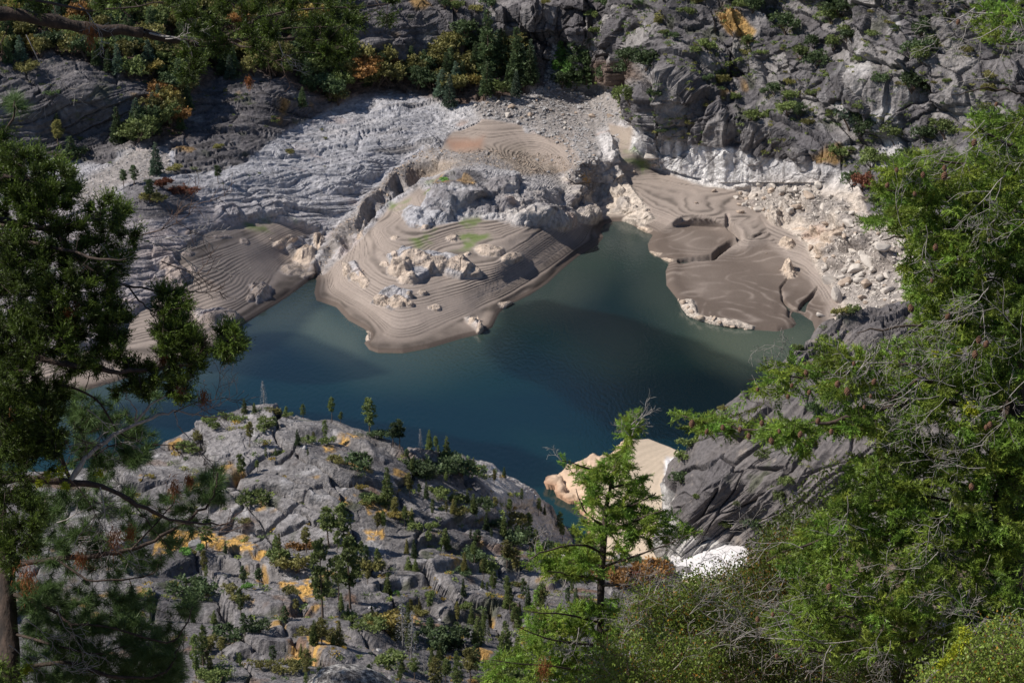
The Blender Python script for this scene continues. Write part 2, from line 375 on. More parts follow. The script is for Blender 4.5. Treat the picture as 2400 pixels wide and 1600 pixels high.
# ------------------------------------------------ relief
def stairs(z, period, sharp=.35):
    t = z / period; f = t - np.floor(t)
    return (np.floor(t) + sstep(.5 - sharp / 2, .5 + sharp / 2, f) - t) * period
def rock_relief(P, scale=1.0, sd_=0, s_dir=1.5, streak=1.0, tilt=1.5):
    """jointed granite: blocks standing proud of one another, open cracks, rounded noise"""
    x, y, z = P[..., 0], P[..., 1], P[..., 2]
    wx = fbm(x, y, z, 34 * scale, 3, sd=sd_ + .4) * 9 * scale; wy = fbm(x, y, z, 34 * scale, 3, sd=sd_ + 4.4) * 9 * scale
    s = y + s_dir * z
    ca, sa = math.cos(.5), math.sin(.5)
    a = (x * ca + s * sa) * streak + wx; b = -x * sa + s * ca + wy
    wx2 = fbm(x, y, z, 11 * scale, 3, sd=sd_ + 6.4) * 3.5 * scale; wy2 = fbm(x, y, z, 11 * scale, 3, sd=sd_ + 7.4) * 3.5 * scale
    f1, e1, r1, ox, oy = voro(a + wx2, b * .5 + wy2, 26 * scale, 3 + sd_)
    _, e2, r2, ox2, oy2 = voro(a * .8 + 40 + wx2, b * .9 + wy2, 8.0 * scale, 20 + sd_)
    act = sstep(-.15, .3, fbm(x, y, z, 45 * scale, 3, sd=sd_ + 8.8)); act2 = sstep(-.2, .35, fbm(x, y, z, 30 * scale, 3, sd=sd_ + 18.8))
    big = fbm(x, y, z, 75 * scale, 4, sd=sd_ + 2.1) * 4.5 * scale
    blocks = (r1[0] - .5) * 3.6 * scale + (ox * (r1[1] - .5) + oy * (r1[2] - .5)) * 10 * scale * tilt
    cracks = -sstep(.075, .0, e1) * 2.4 * scale * (.35 + .65 * act2)
    blocks2 = act * (r2[0] - .5) * 1.1 * scale + (ox2 * (r2[1] - .5) + oy2 * (r2[2] - .5)) * 3.6 * scale * tilt
    blocks2 = blocks2 * (.3 + .7 * act)
    cracks2 = -sstep(.12, .0, e2) * .8 * scale * act
    fine = fbm(x, y, z, 6 * scale, 4, sd=sd_ + 9.0, gain=.6) * 1.0 * scale
    return big, blocks + cracks, blocks2 + cracks2 + fine, r1[0], sstep(.05, 0, e1)
P = at_height(U, V, Z)
N0 = normals(P)
x, y, z = P[..., 0], P[..., 1], P[..., 2]
steep = 1 - np.clip(N0[..., 2], 0, 1)
big, b1, b2, blk, _c = rock_relief(P, tilt=1.3 + .5 * (sstep(420, 250, V) * sstep(950, 1250, U)))
ribs = fbm(x * 1.0, y * .3, z * .22, 9, 4, sd=12., ridged=True) * 3.0 + fbm(x, y * .4, z * .3, 34, 3, sd=14., ridged=True) * 6.0     # vertical ribs on the cliffs
cliffy = sstep(.35, .65, steep) * (V < 420) * (U > 1050)
upper = sstep(380, 200, V) * sstep(900, 1250, U)
# slanting beds of the left shore, and the deep gullies of the right-hand mountainside
ba = x * .80 + (y + 1.2 * z) * .60 + fbm(x, y, z, 60, 2, sd=15.) * 16; bb = -x * .60 + (y + 1.2 * z) * .80 + fbm(x, y, z, 50, 3, sd=16.) * 14
beds = (fbm(ba * .16, bb, 0 * x, 17, 4, sd=17., ridged=True) * 4.6 + fbm(ba * .25, bb, 0 * x, 7, 3, sd=27., ridged=True) * 1.6) * sstep(1050, 850, U) * (1 - m_silt)
gul = (fbm(x, y * .5, z * .35, 95, 4, sd=18., ridged=True) * 13 + fbm(x, y * .7, z * .7, 38, 4, sd=19., ridged=True) * 6) * sstep(1430, 1560, U) * sstep(400, 250, V)
_, es, rsl, sox, soy = voro(ba * .20 + 3, bb * .9, 9.0, 44)
leftp = sstep(1080, 960, U) * sstep(180, 230, V)
slabs = (rsl[0] - .5) * 2.2 + soy * (rsl[1] - .5) * 4.5 + sox * (rsl[2] - .5) * 4 - sstep(.14, 0, es) * 1.7
_, ec, rc, cox, coy = voro(x + .35 * y + fbm(x, y, z, 20, 2, sd=45.) * 5, z * .30 + y * .25, 9.0, 50)
colz = sstep(1250, 1420, U) * sstep(420, 330, V) + (U > 1040) * (U < 1420) * sstep(200, 150, V)
colz = np.clip(colz, 0, 1) * sstep(.12, .4, steep)
cols = ((rc[0] - .5) * 7.5 + cox * (rc[1] - .5) * 10 - sstep(.09, 0, ec) * 2.0) * colz
rock = cols + slabs * leftp + beds + gul + big * (.55 + 1.0 * upper) + (b1 * (.8 + .5 * upper) + b2 * .9) * (1 - .72 * leftp) + cliffy * ribs * 1.2
soil = fbm(x, y * .7, z, 70, 2, sd=20.) * 4.2 + fbm(x, y * .7, z, 26, 3, sd=22.) * 1.5 + fbm(x, y, z, 9, 3, sd=21.) * .15
rub = (fbm(x, y, z, 3.2, 2, sd=31.)) * .8 + fbm(x, y, z, 14, 3, sd=33., ridged=True) * 1.0
near_shore = sstep(0, 22, sd)
silt_rel = soil * sstep(0, 60, sd) * (1 - .75 * m_flat)
h = rock * (1 - m_rub * .75) + rub * m_rub
h = h * (1 - m_silt) * (.25 + .75 * near_shore) * np.where(m_pale > .5, .62, 1.0) + silt_rel * m_silt
rp = anymask(ROCKS_IN_SILT, 6, .5)
h = h + rp * (1.2 + .8 * fbm(x, y, z, 8, 3, sd=41., ridged=True)) * (1 - m_silt)
OUT = [(1050, 455, 70, 32, 12), (1120, 475, 70, 32, 10), (1010, 490, 44, 26, 8), (1200, 490, 70, 34, 10), (1285, 500, 60, 30, 9), (1325, 455, 38, 30, 14), (1355, 490, 30, 24, 9), (1160, 430, 50, 20, 6), (950, 500, 26, 24, 5), (975, 520, 22, 16, 4),
       (915, 622, 34, 20, 6), (955, 600, 40, 18, 5.5), (1000, 610, 32, 18, 4.5), (1055, 610, 34, 14, 5), (1090, 625, 28, 14, 5), (935, 645, 26, 12, 4), (1130, 575, 40, 14, 3), (880, 700, 22, 14, 5), (915, 700, 26, 14, 5), (800, 628, 18, 18, 4), (835, 650, 14, 16, 2.5),
       (1088, 738, 14, 9, 2.2), (1103, 760, 9, 12, 2.4), (842, 770, 9, 10, 2), (1180, 590, 30, 14, 3), (700, 590, 30, 22, 5), (730, 560, 22, 20, 5), (670, 620, 30, 16, 4), (600, 680, 24, 14, 4), (575, 690, 14, 10, 3), (500, 738, 40, 10, 3), (540, 745, 16, 8, 2.5), (400, 640, 26, 20, 4), (380, 615, 22, 18, 4), (650, 560, 26, 12, 3),
       (1395, 440, 26, 26, 5), (1420, 410, 22, 20, 5), (1450, 505, 24, 14, 5), (1430, 470, 22, 18, 5), (1405, 330, 20, 22, 5), (1412, 360, 20, 18, 5), (1478, 530, 20, 9, 3), (1500, 585, 18, 8, 2), (1530, 598, 16, 6, 2),
       (1786, 505, 20, 18, 12), (1815, 500, 14, 14, 6), (1870, 470, 34, 24, 11), (1925, 500, 40, 26, 12), (1975, 560, 36, 26, 12), (1905, 545, 26, 16, 7), (2030, 600, 40, 24, 9), (1700, 430, 18, 8, 5), (1840, 440, 30, 14, 7), (1960, 470, 34, 18, 8), (1620, 415, 10, 5, 4), (850, 400, 70, 22, 5), (770, 430, 60, 22, 5), (620, 480, 60, 30, 5), (520, 500, 36, 26, 6), (900, 250, 50, 18, 4), (980, 330, 40, 20, 4)]
outm = np.zeros(U.shape, np.float32)
_r = random.Random(4)
OUT += [(_r.uniform(770, 1340), _r.uniform(530, 720), _r.uniform(8, 20), _r.uniform(5, 10), _r.uniform(1.5, 3.5)) for _ in range(16)] + [(_r.uniform(430, 720), _r.uniform(530, 700), _r.uniform(8, 22), _r.uniform(5, 9), _r.uniform(1.2, 2.5)) for _ in range(8)]
OUT += [(_r.uniform(1800, 2080), _r.uniform(450, 640), _r.uniform(14, 30), _r.uniform(9, 16), _r.uniform(3, 8)) for _ in range(22)]
for (a, b, dz), (c2, d2, dz2) in zip([(735, 618, 3), (800, 560, 4), (860, 492, 5), (920, 432, 5), (980, 382, 3)][:-1], [(735, 618, 3), (800, 560, 4), (860, 492, 5), (920, 432, 5), (980, 382, 3)][1:]):
    k = (U > min(a, c2) - 60) & (U < max(a, c2) + 60) & (V > min(b, d2) - 60) & (V < max(b, d2) + 60)
    ex, ey = c2 - a, d2 - b; t = np.clip(((Ue[k] - a) * ex + (Ve[k] - b) * ey) / (ex * ex + ey * ey), 0, 1)
    off = ((Ue[k] - a) * ey - (Ve[k] - b) * ex) / math.hypot(ex, ey)          # + on the peninsula's side
    dd = np.hypot(Ue[k] - a - t * ex, Ve[k] - b - t * ey)
    h[k] = np.minimum(h[k], h[k] - dz * sstep(17, 4, dd)); h[k] += (2.6 * sstep(8, 18, dd) * sstep(48, 22, dd)) * (off > 0)
rg1 = fbm(x, y, z, 11, 4, sd=43., ridged=True); rg2 = fbm(x, y, z, 5, 3, sd=44., ridged=True)
for a_, b_, ru, rv, H_ in OUT:
    k = (np.abs(U - a_) < ru * 2.2) & (np.abs(V - b_) < rv * 2.4)
    q = np.sqrt(((Ue[k] * .6 + U[k] * .4 - a_) / ru) ** 2 + ((Ve[k] * .6 + V[k] * .4 - b_) / rv) ** 2)
    rgm = .22 * rg1[k] + (.35 * rg2[k] if ru < 24 else .1 * rg2[k]); m_ = sstep(1.15, .62, q + rgm)
    h[k] += m_ * H_ * (.62 + .35 * rg1[k] + .15 * rg2[k]) * .8
    outm[k] = np.maximum(outm[k], sstep(1.2, .95, q + rgm))
m_silt = m_silt * (1 - outm)
P = P + N0 * (h * (sd > -2))[..., None]
# terraces left by the falling water: real steps of the mud, a metre and more high
zt = P[..., 2] + fbm(x, y, z, 40, 2, sd=51.) * .5 + vnoise(P[..., 2] * .28, 0 * x, 0 * x) * 1.6
per = .95
st = stairs(zt, per, .34) * .95
lump = sstep(-.5, .25, fbm(x, y, z, 45, 2, sd=53.))
P[..., 2] += np.where(sd > 0, m_silt * (1 - .93 * m_flat) * st * lump * sstep(0, 5, sd), 0) - cut * 3.4
P[..., 2] = np.where((sd > 0) & (sd < 14), np.maximum(P[..., 2], .05 + .06 * sd * (1 - np.minimum(cut, 1))), P[..., 2])
FAR_P, FAR_U, FAR_V, FAR_SD = P, U, V, sd
# ------------------------------------------------ albedo
bed0 = fbm(ba * .14, bb, 0 * x, 8, 4, sd=74.)
n_big = fbm(x, y, z, 50, 4, sd=61.); n_med = fbm(x, y, z, 12, 4, sd=62.); n_str = fbm(x, y, z * .15, 5, 3, sd=63.)
lichen = sstep(-.25, .35, n_big + .5 * n_med)
dark = A_DARK * (1 + .25 * n_med)[..., None]
dark = mixc(dark, A_MID, sstep(.1, .6, n_med + .6 * n_big) * .75)
dark = mixc(dark, np.array([.28, .265, .26]), sstep(.4, .6, fbm(x, y, z, 22, 4, sd=64.)) * .7)
dark = mixc(dark, A_DARK * .55, sstep(.15, .5, n_str) * cliffy * .8)                                        # water streaks
talusR = anymask([[(1900, 260), (1990, 120), (2100, 60), (2150, 110), (2110, 200), (2120, 400), (2060, 420), (1960, 350), (1880, 300)]], 25)
dark = mixc(dark, A_PALE * .95, talusR * sstep(-.05, .3, fbm(x, y, z, 10, 3, sd=66.)))
dark = mixc(dark, np.array([.33, .31, .30]), colz * sstep(.45, .9, rc[2]) * .55)
dark = mixc(dark, A_DARK * .6, colz * sstep(.35, .05, rc[2]) * .7)
dark = mixc(dark, A_GOLD * .6, (1 - cliffy) * sstep(.42, .6, fbm(x, y, z, 28, 3, sd=67.)) * .7)
dark = dark * (1 - .12 * sstep(800, 700, U) * sstep(.0, .35, n_med + .5 * bed0))[..., None]
dark = dark * (1 - .45 * sstep(.05, .3, bed0) * sstep(380, 430, U) * sstep(800, 720, U))[..., None]
dark = mixc(dark, A_SCRUB, (1 - cliffy) * sstep(.3, .5, fbm(x, y, z, 13, 4, sd=68.)) * .55)
pale = A_PALE * ((1 + .18 * n_med) * (1 - .24 * sstep(1080, 950, U)))[..., None]
warm = sstep(1300, 1500, U) * sstep(380, 470, V) + sstep(250, 50, sd) * .5 + sstep(.1, .5, n_big) * .3
pale = mixc(pale, A_WARM, np.clip(warm, 0, 1) * .75)
pale = mixc(pale, A_MID, sstep(.15, .6, fbm(x, y, z, 26, 4, sd=71.)) * .5 * (U < 1450))
pale = mixc(pale, A_WARM * np.array([.72, .55, .5]), sstep(.3, .6, fbm(x, y, z, 18, 3, sd=72.)) * .5)
bedst = fbm(ba * .12, bb, 0 * x, 9, 4, sd=73.)
pale = mixc(pale, A_DARK * 1.3, sstep(.2, .4, bedst) * .6 * sstep(1060, 900, U))
pale = pale * (1 + (rsl[2] - .5) * .45 * leftp)[..., None]
pale = mixc(pale, A_PALE * np.array([.86, .90, 1.0]), leftp * .4 * (1 - sstep(.2, .4, bedst)))
pale = mixc(pale, A_WARM * np.array([.98, .93, .9]), outm * (V > 525) * .8)
pale = mixc(pale, A_DARK * 1.5, np.maximum(outm, .5) * (U > 980) * (U < 1340) * (V > 380) * (V < 500) * sstep(-.4, .25, n_med) * .85)
pale = mixc(pale, np.array([.64, .63, .63]), sstep(1440, 1470, U) * sstep(1780, 1700, U) * sstep(440, 415, V) * .8)
pale = mixc(pale, A_MID * .8, sstep(.0, .35, n_str) * sstep(1440, 1470, U) * sstep(440, 415, V) * .75)
leftfade = sstep(700, 420, U) * sstep(400, 520, V)
pale = mixc(pale, A_MID * np.array([1.1, .98, .95]), leftfade * .6)
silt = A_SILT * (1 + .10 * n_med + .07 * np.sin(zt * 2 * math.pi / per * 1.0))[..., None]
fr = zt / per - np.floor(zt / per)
silt = mixc(silt, A_SILT * .78, sstep(0, .5, n_big) * .5)
wetness = np.clip(sstep(62, 3, sd + 12 * n_med) * .62 + sstep(14, 6, sd) * .7 + m_flat * (.82 + .3 * n_big), 0, 1)
silt = mixc(silt, A_WET, wetness)
cn = fbm(x, y, 0 * z, 70, 3, sd=65.) * 7; rings = np.exp(-((cn - np.floor(cn) - .5) / .13) ** 2) * m_flat * sstep(-.35, .25, n_med)
silt = mixc(silt, A_SILT * .95, rings * .6)
silt = silt * (1 - .62 * np.exp(-((fr - .5) / .2) ** 2) * (1 - m_flat) * np.clip(.75 + 1.3 * n_med, .15, 1) * np.clip(.75 + 1.5 * fbm(zt * 2.1, 0 * x, 0 * x, 1.0, 2), .2, 1))[..., None]  # risers darkened: damp silt plus their shade painted into the colour
silt = mixc(silt, A_RED, anymask([[(1020, 320), (1110, 315), (1105, 345), (1040, 345)]], 14) * .75)
silt = mixc(silt, A_WARM * .62, anymask([[(1330, 290), (1460, 290), (1460, 345), (1400, 340)], [(930, 360), (1200, 340), (1300, 400), (1000, 420)]], 20) * .5)
rubc = np.array([.235, .212, .20]) * (1 + .3 * fbm(x, y, z, 3, 2, sd=81.))[..., None]
col = mixc(dark, pale, np.clip(m_pale, 0, 1) * (1 - m_knoll * .85) * (1 - m_sum * .9))
col = mixc(col, rubc, m_rub * .85 * m_pale * (1 - .6 * sstep(.1, .5, n_big) * (U > 1700)))
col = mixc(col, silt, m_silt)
col = mixc(col, A_GRASS, m_green * np.clip(sstep(-.2, .35, fbm(x, y, z, 9, 3, sd=83.)), 0, 1) * .8)
col = mixc(col, A_GOLD * .8, m_gold * .85)
col = mixc(col, A_DUFF * .6, m_for * .75)
col = np.clip(col, .01, .8)
keep = sd > -45
faces = grid_faces(*U.shape, keep=keep)
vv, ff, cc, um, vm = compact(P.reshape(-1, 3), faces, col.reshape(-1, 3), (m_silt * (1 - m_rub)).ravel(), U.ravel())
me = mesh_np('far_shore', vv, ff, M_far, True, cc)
me.materials.append(M_silt)
mi = (um[ff].mean(1) > .55)
me.polygons.foreach_set('material_index', mi.astype(np.int32)); me.polygons.foreach_set('use_smooth', mi)
tag(link('hillside_terrain', me), 'granite slopes, cliffs and terraced mud across the reservoir', kind='structure')
print('far', len(ff), round(time.time() - _t0, 1))

# ------------------------------------------------ near ridge, mud cove and the dome: sheets that end at their own skyline
def ridge_sheet(name, crest, ctrl, v_bottom, u0, u1, du, rows, back, relief, albedo, mat, backslope=.75, shore=None, crest_drop=None):
    uc = np.arange(u0, u1, du)
    cr = np.interp(uc, [c[0] for c in crest], [c[1] for c in crest])
    cr = cr + fbm(uc, 0 * uc, 0 * uc, 38, 4, sd=2.2) * (6 if shore is None else 1.5)
    t = np.linspace(0, 1, rows) ** 1.0
    Vg = v_bottom + (cr[None, :] - v_bottom) * t[:, None]
    Ug = np.broadcast_to(uc[None, :], Vg.shape).copy()
    Zg = rbf(ctrl + list(crest), Ug, Vg, smooth=1.0)
    sdist = None
    if shore is not None:
        sdist = -poly_sdf(Ug, Vg, shore)
        w = sstep(2, 26, sdist)
        Zg = np.where(sdist > 0, w * np.maximum(Zg, .4) + (1 - w) * .14 * sdist, .14 * sdist)
    Zg = monotone(Ug, Vg, Zg)
    Pg = at_height(Ug, Vg, Zg)
    # the far side, falling away behind the skyline
    top = Pg[-1]; dirv = sight(uc, cr); dirv[:, 2] = 0; dirv /= np.linalg.norm(dirv, axis=1, keepdims=True)
    ex = []
    for k in range(1, back + 1):
        q = top + dirv * (k * 2.2 + .12 * k * k); q[:, 2] = top[:, 2] - (k * 2.2 + .12 * k * k) * backslope * min(1, k / 6)
        ex.append(q)
    Pg = np.concatenate([Pg, np.array(ex)], 0)
    Ug = np.concatenate([Ug, np.repeat(Ug[-1:], back, 0)], 0); Vb = np.repeat(Vg[-1:], back, 0) - np.arange(1, back + 1)[:, None] * 2.0
    Vg = np.concatenate([Vg, Vb], 0)
    Ng = normals(Pg)
    Ng[-back:] = Ng[-back - 1] * .5 + np.array([0, 0, .5])
    if sdist is not None:
        sdist = np.concatenate([sdist, np.repeat(sdist[-1:], back, 0)], 0)
    h = relief(Pg, Ug, Vg, Ng, sdist)
    Pg = Pg + Ng * h[..., None]
    colr = albedo(Pg, Ug, Vg, Ng, sdist)
    faces = grid_faces(*Ug.shape, keep=Pg[..., 2] > -6)
    vv, ff, cc = compact(Pg.reshape(-1, 3), faces, np.clip(colr, .01, .8).reshape(-1, 3))
    me = mesh_np(name, vv, ff, mat, name == 'mud_cove', cc)
    o = tag(link(name, me), kind='structure')
    print(name, len(ff), round(time.time() - _t0, 1))
    return o, Pg[:rows], Ug[:rows], Vg[:rows]

NEAR_CREST = [(-300, 1120, 58), (100, 1085, 62), (300, 1055, 66), (390, 1022, 69), (440, 1000, 71), (480, 968, 74), (560, 947, 76), (650, 942, 77), (700, 951, 76),
              (760, 966, 75), (850, 992, 72), (900, 1010, 70), (960, 1032, 65), (1030, 1052, 54), (1060, 1056, 50), (1130, 1066, 42), (1150, 1084, 38),
              (1190, 1102, 32), (1230, 1130, 25), (1270, 1160, 16), (1287, 1190, 10), (1312, 1222, 3), (1330, 1240, 2), (1400, 1250, 6), (1480, 1262, 12), (1560, 1288, 20),
              (1640, 1312, 27), (1760, 1318, 36), (1900, 1330, 52), (2100, 1340, 70), (2500, 1350, 90)]
NEAR = [(400, 1100, 68), (600, 1050, 75), (700, 1150, 70), (560, 1200, 65), (480, 1285, 58), (800, 1100, 73), (800, 1200, 66), (1000, 1100, 58), (1000, 1200, 56), (1150, 1150, 37),
        (1200, 1200, 22), (1280, 1240, 6), (1100, 1250, 47), (900, 1310, 60), (1200, 1330, 42), (1300, 1290, 22), (400, 1310, 66), (400, 1400, 69), (700, 1310, 62), (700, 1450, 70),
        (1000, 1330, 58), (1000, 1400, 55), (1200, 1450, 52), (1200, 1568, 66), (800, 1568, 80), (300, 1568, 86), (-200, 1568, 90), (-100, 1300, 76),
        (1400, 1310, 22), (1500, 1370, 32), (1500, 1568, 66), (1700, 1370, 42), (1900, 1450, 62), (2400, 1568, 100), (1200, 1250, 26), (1100, 1180, 44)]
LEDGES = [[(380, 1300), (430, 1298), (560, 1302), (700, 1318)], [(860, 1330), (950, 1318), (1080, 1300), (1210, 1310), (1300, 1345)], [(480, 1255), (560, 1262), (620, 1268)],
          [(930, 1240), (1000, 1235), (1100, 1255), (1160, 1275)], [(1010, 1190), (1100, 1195), (1180, 1215)], [(480, 1170), (620, 1110), (700, 1130), (790, 1180)], [(300, 1370), (500, 1400), (720, 1420), (900, 1430)],
          [(620, 1460), (760, 1455), (900, 1480)], [(690, 985), (760, 990), (850, 1020), (880, 1050)], [(520, 1490), (700, 1500), (800, 1520)], [(890, 1380), (960, 1370), (1020, 1400), (1200, 1410)]]
def near_relief(P, U, V, N, sdist):
    x, y, z = P[..., 0], P[..., 1], P[..., 2]
    global NB
    big, b1, b2, NB, _c = rock_relief(P, 1.15, 11, 1.0, tilt=.66)
    rough = sstep(-.1, .35, fbm(x, y, z, 38, 3, sd=19.))
    h = big * .45 + b1 * 1.05 - _c * 1.6 + b2 * (.25 + .6 * rough) + fbm(x, y, z, 3.2, 3, sd=13., ridged=True) * .38 * rough
    sm = poly_mask(U, V, [(430, 1120), (560, 1070), (760, 1120), (800, 1180), (760, 1250), (560, 1260), (470, 1220)], 30)
    h = h * (1 - .45 * sm)
    uw = U + fbm(U, V, 0 * U, 50, 2, sd=5.) * 18; vw = V + fbm(U, V, 0 * U, 70, 3, sd=7.) * 16
    for L in LEDGES:
        xs = [p[0] for p in L]; ys = [p[1] for p in L]
        ly = np.interp(uw, xs, ys)
        m = sstep(xs[0] - 30, xs[0] + 30, uw) * sstep(xs[-1] + 30, xs[-1] - 30, uw)
        dv = vw - ly
        h = h + m * 2.6 * sstep(13, -1, dv) * sstep(-42, -6, dv)      # a ledge: proud top, then a sudden face
        h = h - m * 1.6 * sstep(2, 10, dv) * sstep(30, 10, dv)
    for C in [[(470, 1160), (520, 1110), (560, 1085)], [(505, 1235), (560, 1170), (600, 1125)], [(590, 1250), (640, 1190), (690, 1150), (735, 1120)], [(600, 1150), (690, 1180), (745, 1215)], [(640, 1085), (690, 1110), (760, 1130), (800, 1165)], [(560, 1215), (650, 1225), (700, 1205), (760, 1190)], [(640, 1060), (670, 1035), (700, 1020)], [(700, 1150), (650, 1130), (590, 1120), (520, 1140)], [(430, 1120), (470, 1090), (540, 1070)]]:
        for (a, b), (c2, d2) in zip(C[:-1], C[1:]):
            k = (U > min(a, c2) - 30) & (U < max(a, c2) + 30) & (V > min(b, d2) - 30) & (V < max(b, d2) + 30)
            ex, ey = c2 - a, d2 - b; uu = U[k] + 6 * vnoise(U[k] / 18, V[k] / 18, 0); vv2 = V[k] + 5 * vnoise(U[k] / 18, V[k] / 18, 9)
            t = np.clip(((uu - a) * ex + (vv2 - b) * ey) / (ex * ex + ey * ey), 0, 1)
            h[k] = np.minimum(h[k], h[k] - 2.6 * sstep(5.5, 1.0, np.hypot(uu - a - t * ex, vv2 - b - t * ey)))
    slab = poly_mask(U, V, [(1090, 1085), (1150, 1090), (1230, 1130), (1310, 1240), (1290, 1290), (1180, 1230), (1120, 1150)], 14)
    h = h * (1 - .6 * slab) + slab * .8 * fbm(x, y, z * .5, 14, 4, sd=17., ridged=True)
    return h
NGOLD = [[(640, 1335), (720, 1325), (760, 1345), (700, 1370), (640, 1375)], [(360, 1225), (470, 1222), (600, 1258), (590, 1275), (470, 1262), (350, 1270)], [(820, 1125), (860, 1130), (880, 1165), (850, 1170)], [(700, 1480), (760, 1470), (780, 1500), (720, 1515)], [(880, 1400), (960, 1395), (960, 1425), (890, 1430)], [(770, 1145), (800, 1132), (805, 1150), (775, 1158)], [(840, 1210), (885, 1208), (880, 1228), (850, 1230)], [(380, 1232), (430, 1228), (470, 1245), (430, 1262), (370, 1262)], [(500, 1236), (560, 1248), (600, 1262), (520, 1256)],
         [(640, 1370), (700, 1352), (730, 1362), (680, 1385)], [(1010, 1292), (1060, 1300), (1070, 1312), (1030, 1308)], [(770, 1000), (830, 1000), (840, 1010), (780, 1012)], [(900, 1150), (860, 1135), (850, 1160), (890, 1180)], [(560, 1262), (620, 1266), (640, 1290), (590, 1290)], [(660, 1490), (700, 1500), (690, 1525), (655, 1515)], [(740, 1030), (770, 1028), (775, 1040), (745, 1042)]]
def near_albedo(P, U, V, N, sdist):
    x, y, z = P[..., 0], P[..., 1], P[..., 2]
    n1 = fbm(x, y, z, 26, 4, sd=91.); n2 = fbm(x, y, z, 7, 4, sd=92.); n3 = fbm(x, y, z, 3, 3, sd=93.)
    c = np.array([.200, .189, .190]) * (1 + .3 * n2 + (NB - .5) * .55)[..., None]
    c = mixc(c, A_DARK * .85, sstep(.05, .45, n1 + .5 * n3) * .8)
    c = mixc(c, A_PALE * .85, sstep(.2, .6, n2 - .3 * n1) * .6)
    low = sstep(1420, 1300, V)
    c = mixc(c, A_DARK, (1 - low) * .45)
    flat = sstep(.45, .9, N[..., 2])
    c = mixc(c, A_DUFF, flat * sstep(.28, .5, fbm(x, y, z, 15, 4, sd=94.)) * .8 * sstep(940, 1150, V))
    c = mixc(c, A_GOLD * .75, flat * sstep(.4, .55, fbm(x, y, z, 12, 3, sd=95.)) * .9)
    c = mixc(c, A_SCRUB, sstep(.3, .5, fbm(x, y, z, 11, 4, sd=97.)) * .7)
    uw = U + fbm(U, V, 0 * U, 14, 3, sd=98.) * 12; vw = V + fbm(U, V, 0 * U, 14, 3, sd=99.) * 8
    g = np.zeros(U.shape, np.float32)
    for p in NGOLD: g = np.maximum(g, poly_mask(uw, vw, p, 4))
    g = g * sstep(-.35, .05, n3)
    c = mixc(c, A_GOLD * (1.05 + .35 * n3)[..., None], g)
    w = poly_mask(uw, vw, [(1090, 1060), (1135, 1060), (1180, 1090), (1240, 1130), (1330, 1240), (1300, 1300), (1230, 1250), (1170, 1210), (1120, 1130)], 10)
    pale = mixc(np.array([.56, .52, .49]) * (1 + .3 * n2)[..., None], A_DARK * 1.6, sstep(.2, .6, n1) * .4)
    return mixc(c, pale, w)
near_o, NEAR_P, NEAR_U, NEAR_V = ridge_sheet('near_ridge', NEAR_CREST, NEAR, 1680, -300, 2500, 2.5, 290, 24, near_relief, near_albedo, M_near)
near_o['label'] = 'cracked grey granite ridge below the lookout'

COVE_CREST = [(1200, 1110, -3), (1258, 1102, 1.0), (1290, 1092, 3), (1330, 1072, 4.5), (1400, 1046, 5), (1450, 1014, 5), (1490, 1011, 5), (1540, 1030, 8), (1560, 1040, 12), (1720, 1060, 20)]
COVE_WATER = [(1150, 1080), (1257, 1100), (1258, 1122), (1283, 1126), (1281, 1140), (1308, 1156), (1326, 1158), (1332, 1176), (1350, 1192), (1352, 1240), (1340, 1400), (1150, 1400)]
def cove_relief(P, U, V, N, sdist):
    x, y, z = P[..., 0], P[..., 1], P[..., 2]
    big, b1, b2, _a, _c = rock_relief(P, .6, 23, 1.3)
    rock = sstep(70, 20, V - 0 * V + (U - 1258) * .55 - 0) * 0
    rk = poly_mask(U, V, [(1240, 1090), (1330, 1060), (1450, 1000), (1450, 1030), (1400, 1080), (1370, 1130), (1360, 1250), (1240, 1250)], 14)
    wh = poly_mask(U, V, [(1525, 1050), (1720, 1050), (1720, 1330), (1560, 1330), (1520, 1250)], 12)
    h = (b1 * .8 + b2 + .8 + .6 * fbm(x, y, z, 9, 3, sd=24., ridged=True)) * np.maximum(rk, wh) + fbm(x, y, z, 30, 2, sd=25.) * .5
    return h * (sdist > 0)
def cove_albedo(P, U, V, N, sdist):
    x, y, z = P[..., 0], P[..., 1], P[..., 2]
    n2 = fbm(x, y, z, 7, 4, sd=92.)
    rk = poly_mask(U + n2 * 8, V, [(1240, 1090), (1330, 1060), (1450, 1000), (1450, 1030), (1400, 1080), (1370, 1130), (1360, 1250), (1240, 1250)], 8)
    wh = poly_mask(U + n2 * 8, V, [(1528, 1050), (1720, 1050), (1720, 1330), (1560, 1330), (1520, 1250)], 6)
    c = np.array([.43, .355, .275]) * (1 + .06 * n2 + .05 * np.sin(P[..., 2] * 5 + U * .05))[..., None]
    c = mixc(c, np.array([.50, .37, .27]) * (1 + .3 * n2)[..., None], rk)
    c = mixc(c, A_WARM * np.array([.75, .55, .45]), rk * sstep(16, 0, sdist))
    return mixc(c, A_PALE * 1.25, wh)
cove_o, COVE_P, COVE_U, COVE_V = ridge_sheet('mud_cove', COVE_CREST, [(1400, 1100, 9), (1500, 1150, 14), (1450, 1230, 13), (1550, 1200, 26), (1370, 1200, 3), (1560, 1300, 24), (1450, 1340, 12), (1700, 1300, 36), (1300, 1110, 3)],
                      1350, 1230, 1720, 2.4, 150, 12, cove_relief, cove_albedo, M_silt, shore=COVE_WATER)
cove_o['label'] = 'pale mud cove between the near ridge and the striped dome'

